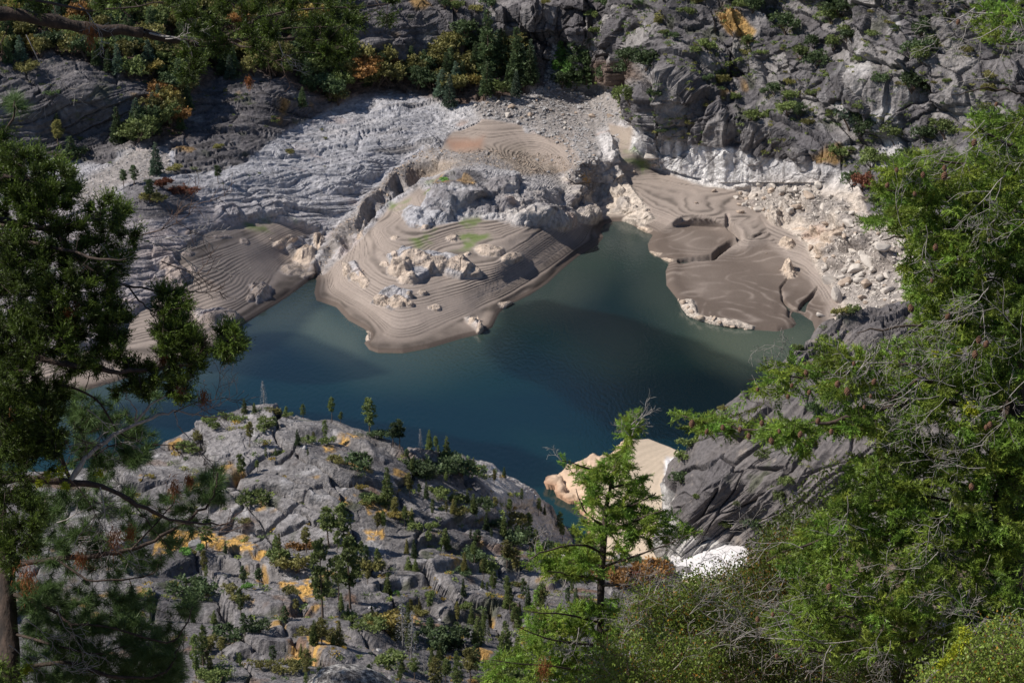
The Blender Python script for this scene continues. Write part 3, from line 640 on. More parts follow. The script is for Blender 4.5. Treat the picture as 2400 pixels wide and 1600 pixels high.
DOME_CREST = [(1500, 1240, 26), (1522, 1170, 34), (1532, 1110, 42), (1545, 1062, 50), (1575, 1032, 60), (1601, 1012, 66), (1620, 980, 72), (1648, 946, 80), (1685, 925, 86),
              (1740, 888, 92), (1800, 850, 97), (1855, 808, 101), (1902, 758, 107), (1945, 731, 110), (2052, 714, 113), (2200, 692, 118), (2560, 650, 128)]
DOME = [(1560, 1285, 24), (1600, 1200, 47), (1640, 1250, 38), (1700, 1275, 32), (1700, 1250, 38), (1760, 1285, 36), (1700, 1100, 66), (1800, 1150, 64), (1900, 1100, 78), (1900, 900, 100), (1800, 1000, 86), (2100, 1000, 100), (1620, 1100, 62), (2100, 1280, 70), (2500, 1200, 100), (1900, 1300, 56), (1545, 1200, 34)]
def dome_relief(P, U, V, N, sdist):
    x, y, z = P[..., 0], P[..., 1], P[..., 2]
    s = y + 1.5 * z
    wx = fbm(x, y, z, 60, 3, sd=31.) * 22
    a = x * .84 - s * .54 + wx; b = x * .54 + s * .84
    fold = fbm(a, b * .16, 0 * x, 11, 4, sd=33., ridged=True) * 3.0 + fbm(a, b * .3, 0 * x, 4.5, 3, sd=35., ridged=True) * .7
    _, e, r, ox, oy = voro(a, b * .33, 9, 40)
    slab = (r[0] - .5) * 3.0 + ox * (r[1] - .5) * 7 + oy * (r[2] - .5) * 5 - sstep(.1, 0, e) * 2.0
    fold = fold + fbm(a * 1.1 + 50, b * .22, 0 * x, 6.5, 3, sd=34., ridged=True) * 1.6
    return fold + slab + fbm(x, y, z, 70, 3, sd=37.) * 3 + fbm(x, y, z, 4, 3, sd=38.) * .3
def dome_albedo(P, U, V, N, sdist):
    x, y, z = P[..., 0], P[..., 1], P[..., 2]
    n1 = fbm(x, y, z, 26, 4, sd=101.); n2 = fbm(x, y, z, 7, 4, sd=102.)
    c = np.array([.135, .122, .120]) * (1 + .3 * n2)[..., None]
    c = mixc(c, A_DARK * .8, sstep(0, .5, n1 + .4 * n2) * .6)
    c = mixc(c, A_WARM * .75, sstep(.35, .6, n2) * .35)
    c = mixc(c, A_SCRUB * 1.1, sstep(.32, .5, fbm(x, y, z, 16, 4, sd=103.)) * .6)
    line = np.interp(U, [1490, 1520, 1535, 1550, 1575, 1640, 1700, 1760, 1800], [1000, 1080, 1110, 1170, 1215, 1238, 1252, 1262, 1400]) + n2 * 5
    ring = sstep(-4, 4, V - line) * (U < 1800)
    white = mixc(np.array([.43, .415, .40]) * (1 + .1 * n2)[..., None], A_MID, sstep(.0, .35, fbm(x, y, z * .12, 3.5, 3, sd=104.)) * .8)
    return mixc(c, white, ring)
dome_o, DOME_P, DOME_U, DOME_V = ridge_sheet('granite_dome', DOME_CREST, DOME, 1420, 1500, 2560, 2.4, 260, 26, dome_relief, dome_albedo, M_dome, backslope=.9)
dome_o['label'] = 'striped grey granite dome right of the cove with a white band at its foot'

# ------------------------------------------------ water
gx = np.arange(-620, 760, 5.0); gy = np.arange(820, 1760, 5.0)
WX, WY = np.meshgrid(gx, gy)
d = np.stack([WX, WY, np.full(WX.shape, -EYE)], -1)
fwd = d[..., 1] * CP - d[..., 2] * SP
WU = CW / 2 + F * d[..., 0] / fwd; WV = CH / 2 - F * (d[..., 1] * SP + d[..., 2] * CP) / fwd
wsd = poly_sdf(WU, WV, WATERPOLY)
flow = fbm(WX * .45, WY, 0 * WX, 120, 4, sd=3.) ; fl2 = fbm(WX + WY * .4, WY * .35, 0 * WX, 60, 3, sd=5.)
turb = sstep(120, -5, wsd + 45 * flow)                                            # murky shallows along the banks
cove_t = poly_mask(WU + 30 * flow, WV, [(1550, 720), (1900, 740), (1860, 850), (1700, 860), (1600, 790)], 60)
left_t = poly_mask(WU + 30 * flow, WV, [(540, 770), (610, 700), (730, 630), (730, 690), (840, 760), (850, 820), (800, 830), (650, 770)], 50)
t = np.clip(np.maximum(turb * .45, np.maximum(cove_t, left_t * .9)) , 0, 1)
deep = np.array([.0008, .015, .022]); mid = np.array([.005, .028, .028]); mud = np.array([.085, .105, .082])
wc = mixc(np.broadcast_to(deep, WX.shape + (3,)).copy(), mid, sstep(-.35, .35, flow + .4 * fl2))
wc = mixc(wc, mud, t * .85)
M_water, nt, b = mat_new('lake_water')
at = nt.nodes.new('ShaderNodeAttribute'); at.attribute_name = 'tint'
nt.links.new(at.outputs['Color'], b.inputs['Base Color'])
b.inputs['Roughness'].default_value = .12; b.inputs['IOR'].default_value = 1.33
tc = nt.nodes.new('ShaderNodeTexCoord'); mp = nt.nodes.new('ShaderNodeMapping'); mp.inputs['Rotation'].default_value = (0, 0, rad(20)); mp.inputs['Scale'].default_value = (.8, .25, 1)
nz = nt.nodes.new('ShaderNodeTexNoise'); nz.inputs['Scale'].default_value = .8; nz.inputs['Detail'].default_value = 4
bp = nt.nodes.new('ShaderNodeBump'); bp.inputs['Strength'].default_value = .35; bp.inputs['Distance'].default_value = .5
nt.links.new(tc.outputs['Object'], mp.inputs[0]); nt.links.new(mp.outputs[0], nz.inputs['Vector']); nt.links.new(nz.outputs[0], bp.inputs['Height']); nt.links.new(bp.outputs[0], b.inputs['Normal'])
R_, C_ = WX.shape
me = mesh_np('lake_water', np.stack([WX, WY, 0 * WX], -1).reshape(-1, 3), grid_faces(R_, C_)[:, ::-1], M_water, True, wc.reshape(-1, 3))
tag(link('lake_water', me), 'deep blue-green reservoir water', kind='structure')
print('water', round(time.time() - _t0, 1))

# ------------------------------------------------ unseen clouds added on the left, shaped to shade lake and left shore
M_cloud, nt, b = mat_new('cloud_white')
b.inputs['Base Color'].default_value = (.85, .86, .88, 1); b.inputs['Roughness'].default_value = 1.0
tr = nt.nodes.new('ShaderNodeBsdfTransparent'); mx = nt.nodes.new('ShaderNodeMixShader'); mx.inputs[0].default_value = .30      # thin cloud: most light passes through each skin
nt.links.new(tr.outputs[0], mx.inputs[1]); nt.links.new(b.outputs[0], mx.inputs[2]); nt.links.new(mx.outputs[0], nt.nodes['Material Output'].inputs[0])
CL = [[(1165, 715), (1250, 692), (1450, 745), (1580, 790), (1720, 860), (1660, 940), (1560, 1000), (1430, 1000), (1340, 940), (1240, 870), (1120, 810)], [(540, 775), (640, 768), (760, 800), (830, 860), (700, 875), (560, 850), (380, 850)],
      [(100, 930), (450, 925), (720, 945), (950, 985), (1140, 1030), (1240, 1062), (1240, 1120), (1050, 1085), (700, 1000), (300, 985)],  # added cloud standing in for a hill's shade along the near ridge
      [(430, 560), (520, 530), (600, 560), (660, 590), (640, 640), (560, 700), (500, 740), (440, 720), (470, 640)]]
CZ = [0, 0, 0, 18]
for ci, (poly, zz) in enumerate(zip(CL, CZ)):
    C3 = np.array([at_height(a, b_, zz) for a, b_ in poly]); T_ = 620.0 / math.sin(SUN_EL)
    xs_, ys_ = C3[:, 0], C3[:, 1]
    GX, GY = np.meshgrid(np.arange(xs_.min() - 25, xs_.max() + 25, 4.), np.arange(ys_.min() - 25, ys_.max() + 25, 4.))
    s_ = poly_sdf(GX, GY, [(a, b_) for a, b_ in C3[:, :2]]) + 11 * fbm(GX, GY, 0 * GX, 45, 4, sd=ci * 3.)
    top = np.sqrt(np.maximum(s_, 0)) * 6 * (1 + .5 * fbm(GX, GY, 0 * GX, 30, 3, sd=7.)); bot = -np.sqrt(np.maximum(s_, 0)) * 1.5
    off = np.array(SUNV) * T_
    pts = np.concatenate([np.stack([GX + off[0], GY + off[1], zz + off[2] + top], -1).reshape(-1, 3), np.stack([GX + off[0], GY + off[1], zz + off[2] + bot], -1).reshape(-1, 3)])
    f1_ = grid_faces(*GX.shape, keep=s_ > 0); f2_ = f1_[:, ::-1] + GX.size
    pts, fc = compact(pts, np.concatenate([f1_, f2_]))
    tag(link('shade_cloud', mesh_np('shade_cloud', pts, fc, M_cloud)), kind='structure')
# ================================================================ trees, shrubs and boulders standing in the valley
def leaf_material(name, base, var=.35, transl=.3, rough=.6):
    m, nt, b = mat_new(name)
    N = nt.nodes; L = nt.links
    at = N.new('ShaderNodeAttribute'); at.attribute_name = 'tint'
    oi = N.new('ShaderNodeObjectInfo')
    mr = N.new('ShaderNodeMapRange'); mr.inputs[3].default_value = 1 - var; mr.inputs[4].default_value = 1 + var
    L.new(oi.outputs['Random'], mr.inputs[0])
    v = N.new('ShaderNodeVectorMath'); v.operation = 'MULTIPLY'; v.inputs[1].default_value = base
    L.new(at.outputs['Color'], v.inputs[0])
    s = N.new('ShaderNodeVectorMath'); s.operation = 'SCALE'; L.new(v.outputs[0], s.inputs[0]); L.new(mr.outputs[0], s.inputs['Scale'])
    L.new(s.outputs[0], b.inputs['Base Color'])
    b.inputs['Roughness'].default_value = rough; b.inputs['Specular IOR Level'].default_value = .3
    tr = N.new('ShaderNodeBsdfTranslucent'); L.new(s.outputs[0], tr.inputs[0])
    mx = N.new('ShaderNodeMixShader'); mx.inputs[0].default_value = transl
    L.new(b.outputs[0], mx.inputs[1]); L.new(tr.outputs[0], mx.inputs[2]); L.new(mx.outputs[0], N['Material Output'].inputs[0])
    return m
def bark_material(name, c0, c1, scale=14.0, bump=.6, stretch=(1, 1, .25)):
    m, nt, b = mat_new(name)
    N = nt.nodes; L = nt.links
    tc = N.new('ShaderNodeTexCoord'); mp = N.new('ShaderNodeMapping'); mp.inputs['Scale'].default_value = stretch
    n = N.new('ShaderNodeTexNoise'); n.inputs['Scale'].default_value = scale; n.inputs['Detail'].default_value = 5; n.inputs['Roughness'].default_value = .7
    r = N.new('ShaderNodeValToRGB'); r.color_ramp.elements[0].position = .35; r.color_ramp.elements[1].position = .65
    r.color_ramp.elements[0].color = (*c0, 1); r.color_ramp.elements[1].color = (*c1, 1)
    L.new(tc.outputs['Object'], mp.inputs[0]); L.new(mp.outputs[0], n.inputs['Vector']); L.new(n.outputs[0], r.inputs[0]); L.new(r.outputs[0], b.inputs['Base Color'])
    bp = N.new('ShaderNodeBump'); bp.inputs['Strength'].default_value = bump; bp.inputs['Distance'].default_value = .3 / scale
    L.new(n.outputs[0], bp.inputs['Height']); L.new(bp.outputs[0], b.inputs['Normal'])
    b.inputs['Roughness'].default_value = .9
    return m
LEAF = {'dark green': leaf_material('dark_needles', (.085, .125, .055)), 'green': leaf_material('green_needles', (.165, .21, .07)),
        'olive': leaf_material('olive_leaves', (.21, .20, .07)), 'bright green': leaf_material('bright_leaves', (.17, .33, .08)),
        'yellow': leaf_material('yellow_leaves', (.27, .22, .065)), 'orange': leaf_material('orange_leaves', (.31, .17, .06)),
        'rust': leaf_material('rust_leaves', (.16, .065, .04)), 'grey': leaf_material('dead_grey_twigs', (.24, .24, .25), transl=0),
        'blue green': leaf_material('blue_green_needles', (.11, .16, .11))}
M_trunk = bark_material('brown_bark', (.06, .045, .035), (.17, .115, .085), 3.0)
M_snag = bark_material('grey_dead_wood', (.10, .095, .09), (.32, .30, .28), 3.0)

def frame_of(d):
    d = d / np.maximum(np.linalg.norm(d, axis=-1, keepdims=True), 1e-9)
    up = np.where(np.abs(d[..., 2:3]) > .9, np.array([1., 0, 0]), np.array([0, 0, 1.]))
    s = np.cross(d, up); s /= np.maximum(np.linalg.norm(s, axis=-1, keepdims=True), 1e-9)
    return d, s, np.cross(s, d)
class Tubes:
    def __init__(self, k=5): self.v = []; self.f = []; self.n = 0; self.k = k
    def add(self, pts, r):
        pts = np.asarray(pts, float); k = self.k; m = len(pts)
        r = np.broadcast_to(np.asarray(r, float), (m,)) if np.ndim(r) else np.full(m, r)
        d = np.gradient(pts, axis=0); _, s, u = frame_of(d)
        a = np.linspace(0, 2 * math.pi, k, endpoint=False)
        ring = pts[:, None] + r[:, None, None] * (np.cos(a)[None, :, None] * s[:, None] + np.sin(a)[None, :, None] * u[:, None])
        self.v.append(ring.reshape(-1, 3))
        i = np.arange(m * k).reshape(m, k) + self.n
        j = np.roll(i, -1, 1)
        self.f.append(np.stack([i[:-1], j[:-1], j[1:], i[1:]], -1).reshape(-1, 4))
        self.n += m * k
    def mesh(self, name, mat, smooth=True):
        return mesh_np(name, np.concatenate(self.v), np.concatenate(self.f), mat, smooth)
def tri_leaves(o, d, L, W, rng):
    """one pointed triangle per needle; o,d (n,3); returns verts, faces"""
    n = len(o)
    d = d / np.maximum(np.linalg.norm(d, axis=1, keepdims=True), 1e-9)
    s = np.cross(d, rng.normal(size=(n, 3))); s /= np.maximum(np.linalg.norm(s, axis=1, keepdims=True), 1e-9)
    L = np.broadcast_to(L, (n,))[:, None]; W = np.broadcast_to(W, (n,))[:, None]
    v = np.stack([o - s * W / 2, o + s * W / 2, o + d * L], 1).reshape(-1, 3)
    return v, np.arange(n * 3).reshape(n, 3)
def quad_leaves(o, d, L, W, rng):
    n = len(o)
    d = d / np.maximum(np.linalg.norm(d, axis=1, keepdims=True), 1e-9)
    s = np.cross(d, rng.normal(size=(n, 3))); s /= np.maximum(np.linalg.norm(s, axis=1, keepdims=True), 1e-9)
    L = np.broadcast_to(L, (n,))[:, None]; W = np.broadcast_to(W, (n,))[:, None]
    v = np.stack([o, o + d * L * .5 + s * W / 2, o + d * L, o + d * L * .5 - s * W / 2], 1).reshape(-1, 3)
    return v, np.arange(n * 4).reshape(n, 4)
def tints(n_cl, per, rng, amp=.35, vpl=3):
    t = 1 + rng.uniform(-amp, amp, n_cl)
    return np.repeat(t, per * vpl)

# every model stands 1 unit tall; copies are scaled to their height
def crown_mesh(name, kind, seed):
    rng = np.random.default_rng(seed)
    cl = []; size = []
    if kind == 'fir':
        n = 26
        for i in range(n):
            h = .08 + .9 * (i / n) ** .9
            r = .21 * (1 - h) ** .75 + .012
            k = max(3, int(9 * (1 - h)) + 2)
            for j in range(k):
                a = rng.uniform(0, 6.28); rr = r * rng.uniform(.55, 1.15)
                for q in (.45, .8, 1.0):
                    cl.append((math.cos(a) * rr * q, math.sin(a) * rr * q, h - .05 * q * rr / .2 + rng.normal() * .008)); size.append(.034 * (1.15 - h * .6))
        per = 6
    elif kind == 'pine':
        base = rng.uniform(.25, .42)
        for i in range(20):
            h = base + (1 - base) * (i + .5) / 20
            prof = math.sin(math.pi * min(1, (h - base) / (1 - base) * .82 + .14)) ** .6
            k = rng.integers(2, 5)
            for j in range(k):
                a = rng.uniform(0, 6.28); rr = .17 * prof * rng.uniform(.35, 1.25)
                for q in range(rng.integers(3, 6)):
                    cl.append((math.cos(a) * rr * .85 + rng.normal() * .02, math.sin(a) * rr * .85 + rng.normal() * .02, h + rng.normal() * .014 + .02)); size.append(.030)
        for q in range(5): cl.append((rng.normal() * .012, rng.normal() * .012, .95 + .01 * q)); size.append(.03)
        per = 9
    elif kind == 'round':
        lobes = [(rng.normal() * .22, rng.normal() * .22, rng.uniform(.35, .72), rng.uniform(.18, .30)) for _ in range(9)]
        for lx, ly, lz, lr in lobes:
            for _ in range(30):
                d = rng.normal(size=3); d /= np.linalg.norm(d)
                if d[2] < -.5: continue
                p = np.array([lx, ly, lz]) + d * lr * rng.uniform(.75, 1.1)
                if p[2] < .1: continue
                cl.append(tuple(p)); size.append(.075)
        per = 6
    else:   # low shrub
        lobes = [(rng.normal() * .55, rng.normal() * .45, rng.uniform(.2, .5), rng.uniform(.3, .5)) for _ in range(7)]
        for lx, ly, lz, lr in lobes:
            for _ in range(22):
                d = rng.normal(size=3); d /= np.linalg.norm(d); d[2] = abs(d[2])
                p = np.array([lx, ly, lz]) + d * lr * rng.uniform(.7, 1.1)
                cl.append(tuple(p)); size.append(.13)
        per = 7
    cl = np.array(cl); size = np.array(size); n = len(cl)
    if kind in ('round', 'shrub'):
        mz = cl[:, 2].max(); cl[:, 2] /= mz
    o = np.repeat(cl, per, 0) + rng.normal(size=(n * per, 3)) * np.repeat(size, per)[:, None] * .45
    d = rng.normal(size=(n * per, 3)); d[:, 2] = np.abs(d[:, 2]) * .6 + (.25 if kind != 'fir' else -.1)
    if kind == 'fir':
        d[:, :2] += o[:, :2] / (np.linalg.norm(o[:, :2], axis=1, keepdims=True) + .01) * 1.3
    S = np.repeat(size, per) * rng.uniform(.8, 1.5, n * per)
    v, f = quad_leaves(o, d, S * (1.25 if kind != 'fir' else 1.5), S * .8, rng)
    t = tints(n, per, rng, .35, 4)
    return mesh_np(name, v, f, LEAF['green'], False, np.stack([t, t, t], 1))
def trunk_mesh(name, kind, seed):
    rng = np.random.default_rng(seed); T = Tubes(6)
    if kind in ('fir', 'pine', 'snag'):
        hh = np.linspace(-.04, .97, 9); wob = np.cumsum(rng.normal(size=(9, 2)) * .004, 0)
        T.add(np.stack([wob[:, 0], wob[:, 1], hh], 1), .019 * (1 - hh * .8) + .002)
        for i in range(34 if kind == 'snag' else 12):
            h = rng.uniform(.25, .95); a = rng.uniform(0, 6.28); L = (.16 if kind == 'snag' else .09) * (1.15 - h) * rng.uniform(.5, 1.2)
            q = np.linspace(0, 1, 4)
            T.add(np.stack([math.cos(a) * L * q, math.sin(a) * L * q, h + (.25 * L * q - .35 * L * q * q)], 1), .0045 * (1 - q * .75))
    else:
        for i in range(6):
            a = rng.uniform(0, 6.28); q = np.linspace(0, 1, 5); L = rng.uniform(.25, .5) * (1.2 if kind == 'shrub' else 1); zz = .6
            T.add(np.stack([math.cos(a) * L * q ** 1.3, math.sin(a) * L * q ** 1.3, -.04 + zz * q], 1), .028 * (1 - q * .75))
    return T.mesh(name, M_snag if kind == 'snag' else M_trunk)
def dead_crown(name, seed):
    rng = np.random.default_rng(seed)
    n = 420; h = rng.uniform(.12, .97, n); a = rng.uniform(0, 6.28, n); r = .17 * (1 - h) ** .7 * rng.uniform(.2, 1, n)
    o = np.stack([np.cos(a) * r, np.sin(a) * r, h - r * .2], 1); d = np.stack([np.cos(a), np.sin(a), rng.normal(size=n) * .4], 1)
    v, f = tri_leaves(o, d, .05, .008, rng); t = np.ones(len(v))
    return mesh_np(name, v, f, LEAF['grey'], False, np.stack([t, t, t], 1))
MODELS = {}
for kind, n in (('fir', 4), ('pine', 5), ('round', 5), ('shrub', 4)):
    MODELS[kind] = [(crown_mesh(kind + '_crown', kind, 100 + i * 7 + len(kind)), trunk_mesh(kind + '_trunk', kind, 300 + i)) for i in range(n)]
MODELS['snag'] = [(dead_crown('snag_twigs', 400 + i), trunk_mesh('snag_trunk', 'snag', 410 + i)) for i in range(3)]
KINDNAME = {'fir': 'fir_tree', 'pine': 'pine_tree', 'round': 'oak_tree', 'shrub': 'shrub', 'snag': 'dead_tree'}
KINDWORD = {'fir': 'conical conifer', 'pine': 'pine', 'round': 'round leafy tree', 'shrub': 'low bush', 'snag': 'dead leafless tree'}
KINDCAT = {'fir': 'tree', 'pine': 'tree', 'round': 'tree', 'shrub': 'shrub', 'snag': 'tree'}
def ground(Pg, Ug, Vg, u, v):
    j = int(np.argmin(np.abs(Ug[0] - u))); i = int(np.argmin(np.abs(Vg[:, j] - v)))
    return Pg[i, j]
PLACED = []
_cnt = [0]
def plant(kind, colour, sheet, u, v, hpx, zone, wide=1.0, label=None):
    """hpx: height in image pixels seen from the lookout"""
    p = ground(*sheet, u, v)
    dist = float(np.linalg.norm(p - np.array([0, 0, EYE])))
    H = hpx * dist / F / CP
    _cnt[0] += 1; k = _cnt[0]
    rr = random.Random(k * 31 + int(u))
    crown, trunk = MODELS[kind][rr.randrange(len(MODELS[kind]))]
    root = bpy.data.objects.new(KINDNAME[kind], None); COL.objects.link(root)
    root.empty_display_size = .2
    root.location = p - np.array([0, 0, .02 * H]); root.rotation_euler = (rr.uniform(-.03, .03), rr.uniform(-.03, .03), rr.uniform(0, 6.28))
    root.scale = (H * wide, H * wide, H)
    c = link('crown', crown, root); t = link('trunk', trunk, root)
    c.material_slots[0].link = 'OBJECT'; c.material_slots[0].material = LEAF[colour if kind != 'snag' else 'grey']
    PLACED.append([root, kind, colour, u, v, hpx, zone, label])
    return root
FARS = (FAR_P, FAR_U, FAR_V); NEARS = (NEAR_P, NEAR_U, NEAR_V); DOMES = (DOME_P, DOME_U, DOME_V)
random.seed(5)
SKY_ = 'on the near ridge crest'; MIDR = 'on the upper near ridge'; LOWR = 'on the lower ledges'; RAV = 'in the near ravine'
NEAR_TREES = [('snag', 'grey', 607, 943, 58, 1.0), ('fir', 'green', 563, 954, 34, 1.2), ('fir', 'green', 584, 952, 24, 1.3), ('pine', 'green', 697, 952, 32, 1.5), ('pine', 'green', 763, 956, 52, 1.0), ('pine', 'green', 782, 960, 26, 1.3),
    ('pine', 'green', 748, 1004, 46, 1.0), ('pine', 'green', 850, 993, 80, 1.25), ('fir', 'blue green', 875, 979, 22, 1.2), ('pine', 'dark green', 905, 1020, 54, 1.3), ('pine', 'dark green', 919, 1024, 66, 1.3), ('snag', 'grey', 964, 1041, 58, .8),
    ('fir', 'green', 986, 1031, 54, .9), ('pine', 'green', 998, 1039, 36, 1.1), ('fir', 'green', 1023, 1066, 64, 1.0), ('pine', 'dark green', 942, 1045, 26, 1.5), ('fir', 'green', 1084, 1083, 32, .9), ('pine', 'olive', 575, 1033, 56, 1.1),
    ('pine', 'green', 549, 1093, 66, 1.05), ('pine', 'green', 591, 1078, 26, 1.3), ('fir', 'green', 894, 1150, 92, .95), ('pine', 'olive', 911, 1187, 54, 1.1), ('pine', 'olive', 950, 1133, 58, 1.0), ('pine', 'dark green', 969, 1133, 32, 1.1),
    ('fir', 'green', 1081, 1187, 50, 1.2), ('snag', 'grey', 982, 1191, 37, 1.1), ('pine', 'olive', 1123, 1187, 34, 1.3), ('pine', 'green', 1158, 1197, 44, 1.1), ('fir', 'green', 1027, 1247, 52, 1.5), ('pine', 'dark green', 1100, 1254, 46, 1.4),
    ('pine', 'green', 1200, 1237, 48, 1.3), ('pine', 'green', 1215, 1233, 56, 1.1), ('pine', 'olive', 1163, 1308, 62, 1.4), ('pine', 'olive', 1188, 1312, 60, 1.2), ('pine', 'dark green', 1211, 1297, 68, 1.1), ('pine', 'green', 754, 1252, 88, 1.5), ('pine', 'green', 788, 1258, 96, 1.5),
    ('pine', 'olive', 704, 1276, 60, 1.2), ('pine', 'green', 740, 1430, 178, .95), ('pine', 'green', 804, 1418, 176, 1.05), ('pine', 'green', 777, 1375, 104, 1.1), ('pine', 'green', 871, 1287, 48, 1.2), ('snag', 'grey', 888, 1293, 46, 1.1), ('pine', 'green', 469, 1272, 66, 1.7),
    ('fir', 'green', 940, 1300, 36, 1.4), ('fir', 'green', 956, 1308, 34, 1.4), ('snag', 'grey', 907, 1316, 42, 1.2), ('snag', 'grey', 463, 1325, 30, 1.0), ('snag', 'grey', 509, 1327, 22, 1.2), ('pine', 'dark green', 594, 1343, 42, 1.6), ('snag', 'grey', 1011, 1304, 28, 1.2),
    ('pine', 'dark green', 561, 1379, 50, 1.2), ('snag', 'grey', 642, 1395, 38, 1.0), ('pine', 'dark green', 654, 1450, 50, 1.3), ('pine', 'dark green', 563, 1482, 54, 1.2), ('fir', 'green', 492, 1416, 34, 1.3), ('snag', 'grey', 925, 1490, 134, .9), ('snag', 'grey', 946, 1512, 118, .9),
    ('fir', 'green', 1086, 1412, 44, 1.0), ('fir', 'green', 1098, 1475, 70, 1.2), ('fir', 'green', 1160, 1520, 130, 1.0), ('pine', 'green', 1246, 1410, 68, 1.3), ('fir', 'green', 1105, 1358, 22, 1.2), ('pine', 'green', 451, 1559, 100, .8), ('pine', 'green', 467, 1526, 92, .9),
    ('pine', 'olive', 510, 1500, 46, 1.6), ('pine', 'dark green', 628, 1526, 42, 1.5), ('snag', 'grey', 541, 1566, 48, 1.4), ('pine', 'olive', 706, 1560, 66, 1.2), ('pine', 'olive', 737, 1500, 60, 1.7), ('snag', 'grey', 975, 1540, 66, .9), ('pine', 'olive', 1002, 1578, 80, 1.4),
    ('pine', 'green', 1024, 1560, 60, 1.3), ('pine', 'olive', 1082, 1552, 82, 1.3), ('fir', 'green', 1012, 1502, 44, 1.3), ('pine', 'green', 950, 1580, 50, 1.6), ('fir', 'green', 923, 1548, 34, 1.3), ('pine', 'green', 1050, 1590, 66, 1.3), ('pine', 'olive', 846, 1340, 30, 1.5),
    ('pine', 'green', 1292, 1240, 40, 1.2), ('pine', 'green', 1320, 1232, 38, 1.2), ('pine', 'green', 1130, 1600, 70, 1.2), ('pine', 'dark green', 350, 1400, 70, 1.2), ('pine', 'green', 300, 1500, 80, 1.2), ('pine', 'green', 250, 1300, 70, 1.1), ('snag', 'grey', 600, 1376, 26, 1.1), ('pine', 'olive', 680, 1420, 36, 1.4),
    ('fir', 'green', 1230, 1480, 70, 1.1), ('fir', 'green', 1190, 1440, 50, 1.1), ('pine', 'dark green', 1050, 1450, 40, 1.4), ('pine', 'dark green', 990, 1460, 46, 1.5), ('snag', 'grey', 1120, 1470, 60, .9)]
for kind, colr, u, v, h, wd in NEAR_TREES:
    zone = SKY_ if v < 1070 and v < np.interp(u, [c[0] for c in NEAR_CREST], [c[1] for c in NEAR_CREST]) + 26 else (MIDR if v < 1260 else (LOWR if u < 1140 else RAV))
    plant(kind, colr, NEARS, u, v, h, zone, wd * (.8 if kind != 'snag' else 1))
NEAR_BUSH = [('olive', 632, 950, 18), ('dark green', 1000, 1092, 42), ('dark green', 1030, 1085, 34), ('dark green', 970, 1085, 30), ('dark green', 1059, 1098, 34), ('green', 569, 1150, 27), ('dark green', 819, 1085, 34), ('olive', 771, 1072, 16), ('green', 704, 1020, 13),
    ('green', 752, 1024, 15), ('green', 613, 990, 22), ('green', 863, 1145, 20), ('dark green', 850, 1140, 16), ('green', 1017, 1142, 24), ('green', 1054, 1152, 20), ('olive', 1167, 1214, 24), ('olive', 850, 1302, 32), ('olive', 682, 1318, 38), ('green', 650, 1310, 28),
    ('bright green', 565, 1387, 12), ('olive', 530, 1398, 16), ('olive', 558, 1410, 20), ('dark green', 425, 1352, 34), ('dark green', 467, 1372, 34), ('olive', 967, 1402, 17), ('green', 988, 1374, 14), ('green', 1067, 1402, 17), ('yellow', 880, 1466, 30), ('olive', 915, 1470, 34), ('olive', 855, 1452, 24),
    ('green', 471, 1566, 26), ('green', 505, 1562, 30), ('olive', 600, 1545, 20), ('olive', 650, 1548, 22), ('green', 690, 1540, 20), ('dark green', 520, 1480, 32), ('olive', 480, 1490, 26), ('green', 888, 1540, 30), ('dark green', 1010, 1480, 34), ('dark green', 1040, 1478, 40), ('green', 840, 1470, 26),
    ('olive', 440, 1280, 12), ('bright green', 420, 1285, 14), ('bright green', 450, 1286, 12), ('orange', 690, 1262, 26), ('olive', 880, 1190, 16), ('olive', 930, 1188, 18), ('yellow', 905, 1182, 14), ('green', 500, 1000, 16), ('green', 480, 990, 16), ('olive', 460, 1010, 18), ('green', 540, 970, 16), ('green', 430, 1035, 20),
    ('green', 520, 960, 14), ('green', 660, 955, 10), ('dark green', 880, 1002, 18), ('dark green', 860, 1000, 14), ('dark green', 1100, 1180, 22), ('dark green', 1140, 1210, 26), ('olive', 1050, 1190, 16), ('dark green', 1180, 1260, 30), ('dark green', 1090, 1290, 26), ('green', 1120, 1310, 30), ('dark green', 1060, 1330, 16),
    ('olive', 740, 1350, 22), ('olive', 720, 1470, 26), ('olive', 760, 1490, 24), ('green', 800, 1440, 20), ('olive', 665, 1392, 20), ('dark green', 600, 1470, 26), ('dark green', 1230, 1560, 50), ('green', 1170, 1570, 44), ('olive', 1280, 1330, 26), ('dark green', 1330, 1300, 34), ('dark green', 1270, 1290, 28), ('dark green', 1460, 1300, 26),
    ('green', 1500, 1312, 20), ('orange', 1420, 1352, 34), ('orange', 1455, 1340, 40), ('orange', 1490, 1330, 36), ('dark green', 1520, 1310, 30), ('rust', 1440, 1345, 26), ('green', 1550, 1312, 22), ('olive', 560, 1205, 10), ('olive', 770, 1210, 12), ('green', 960, 1215, 18), ('green', 985, 1222, 16)]
for colr, u, v, h in NEAR_BUSH:
    zone = SKY_ if v < 1000 else (MIDR if v < 1260 else (LOWR if u < 1140 else RAV))
    plant('shrub', colr, NEARS, u, v, h, zone, random.uniform(.9, 1.2))
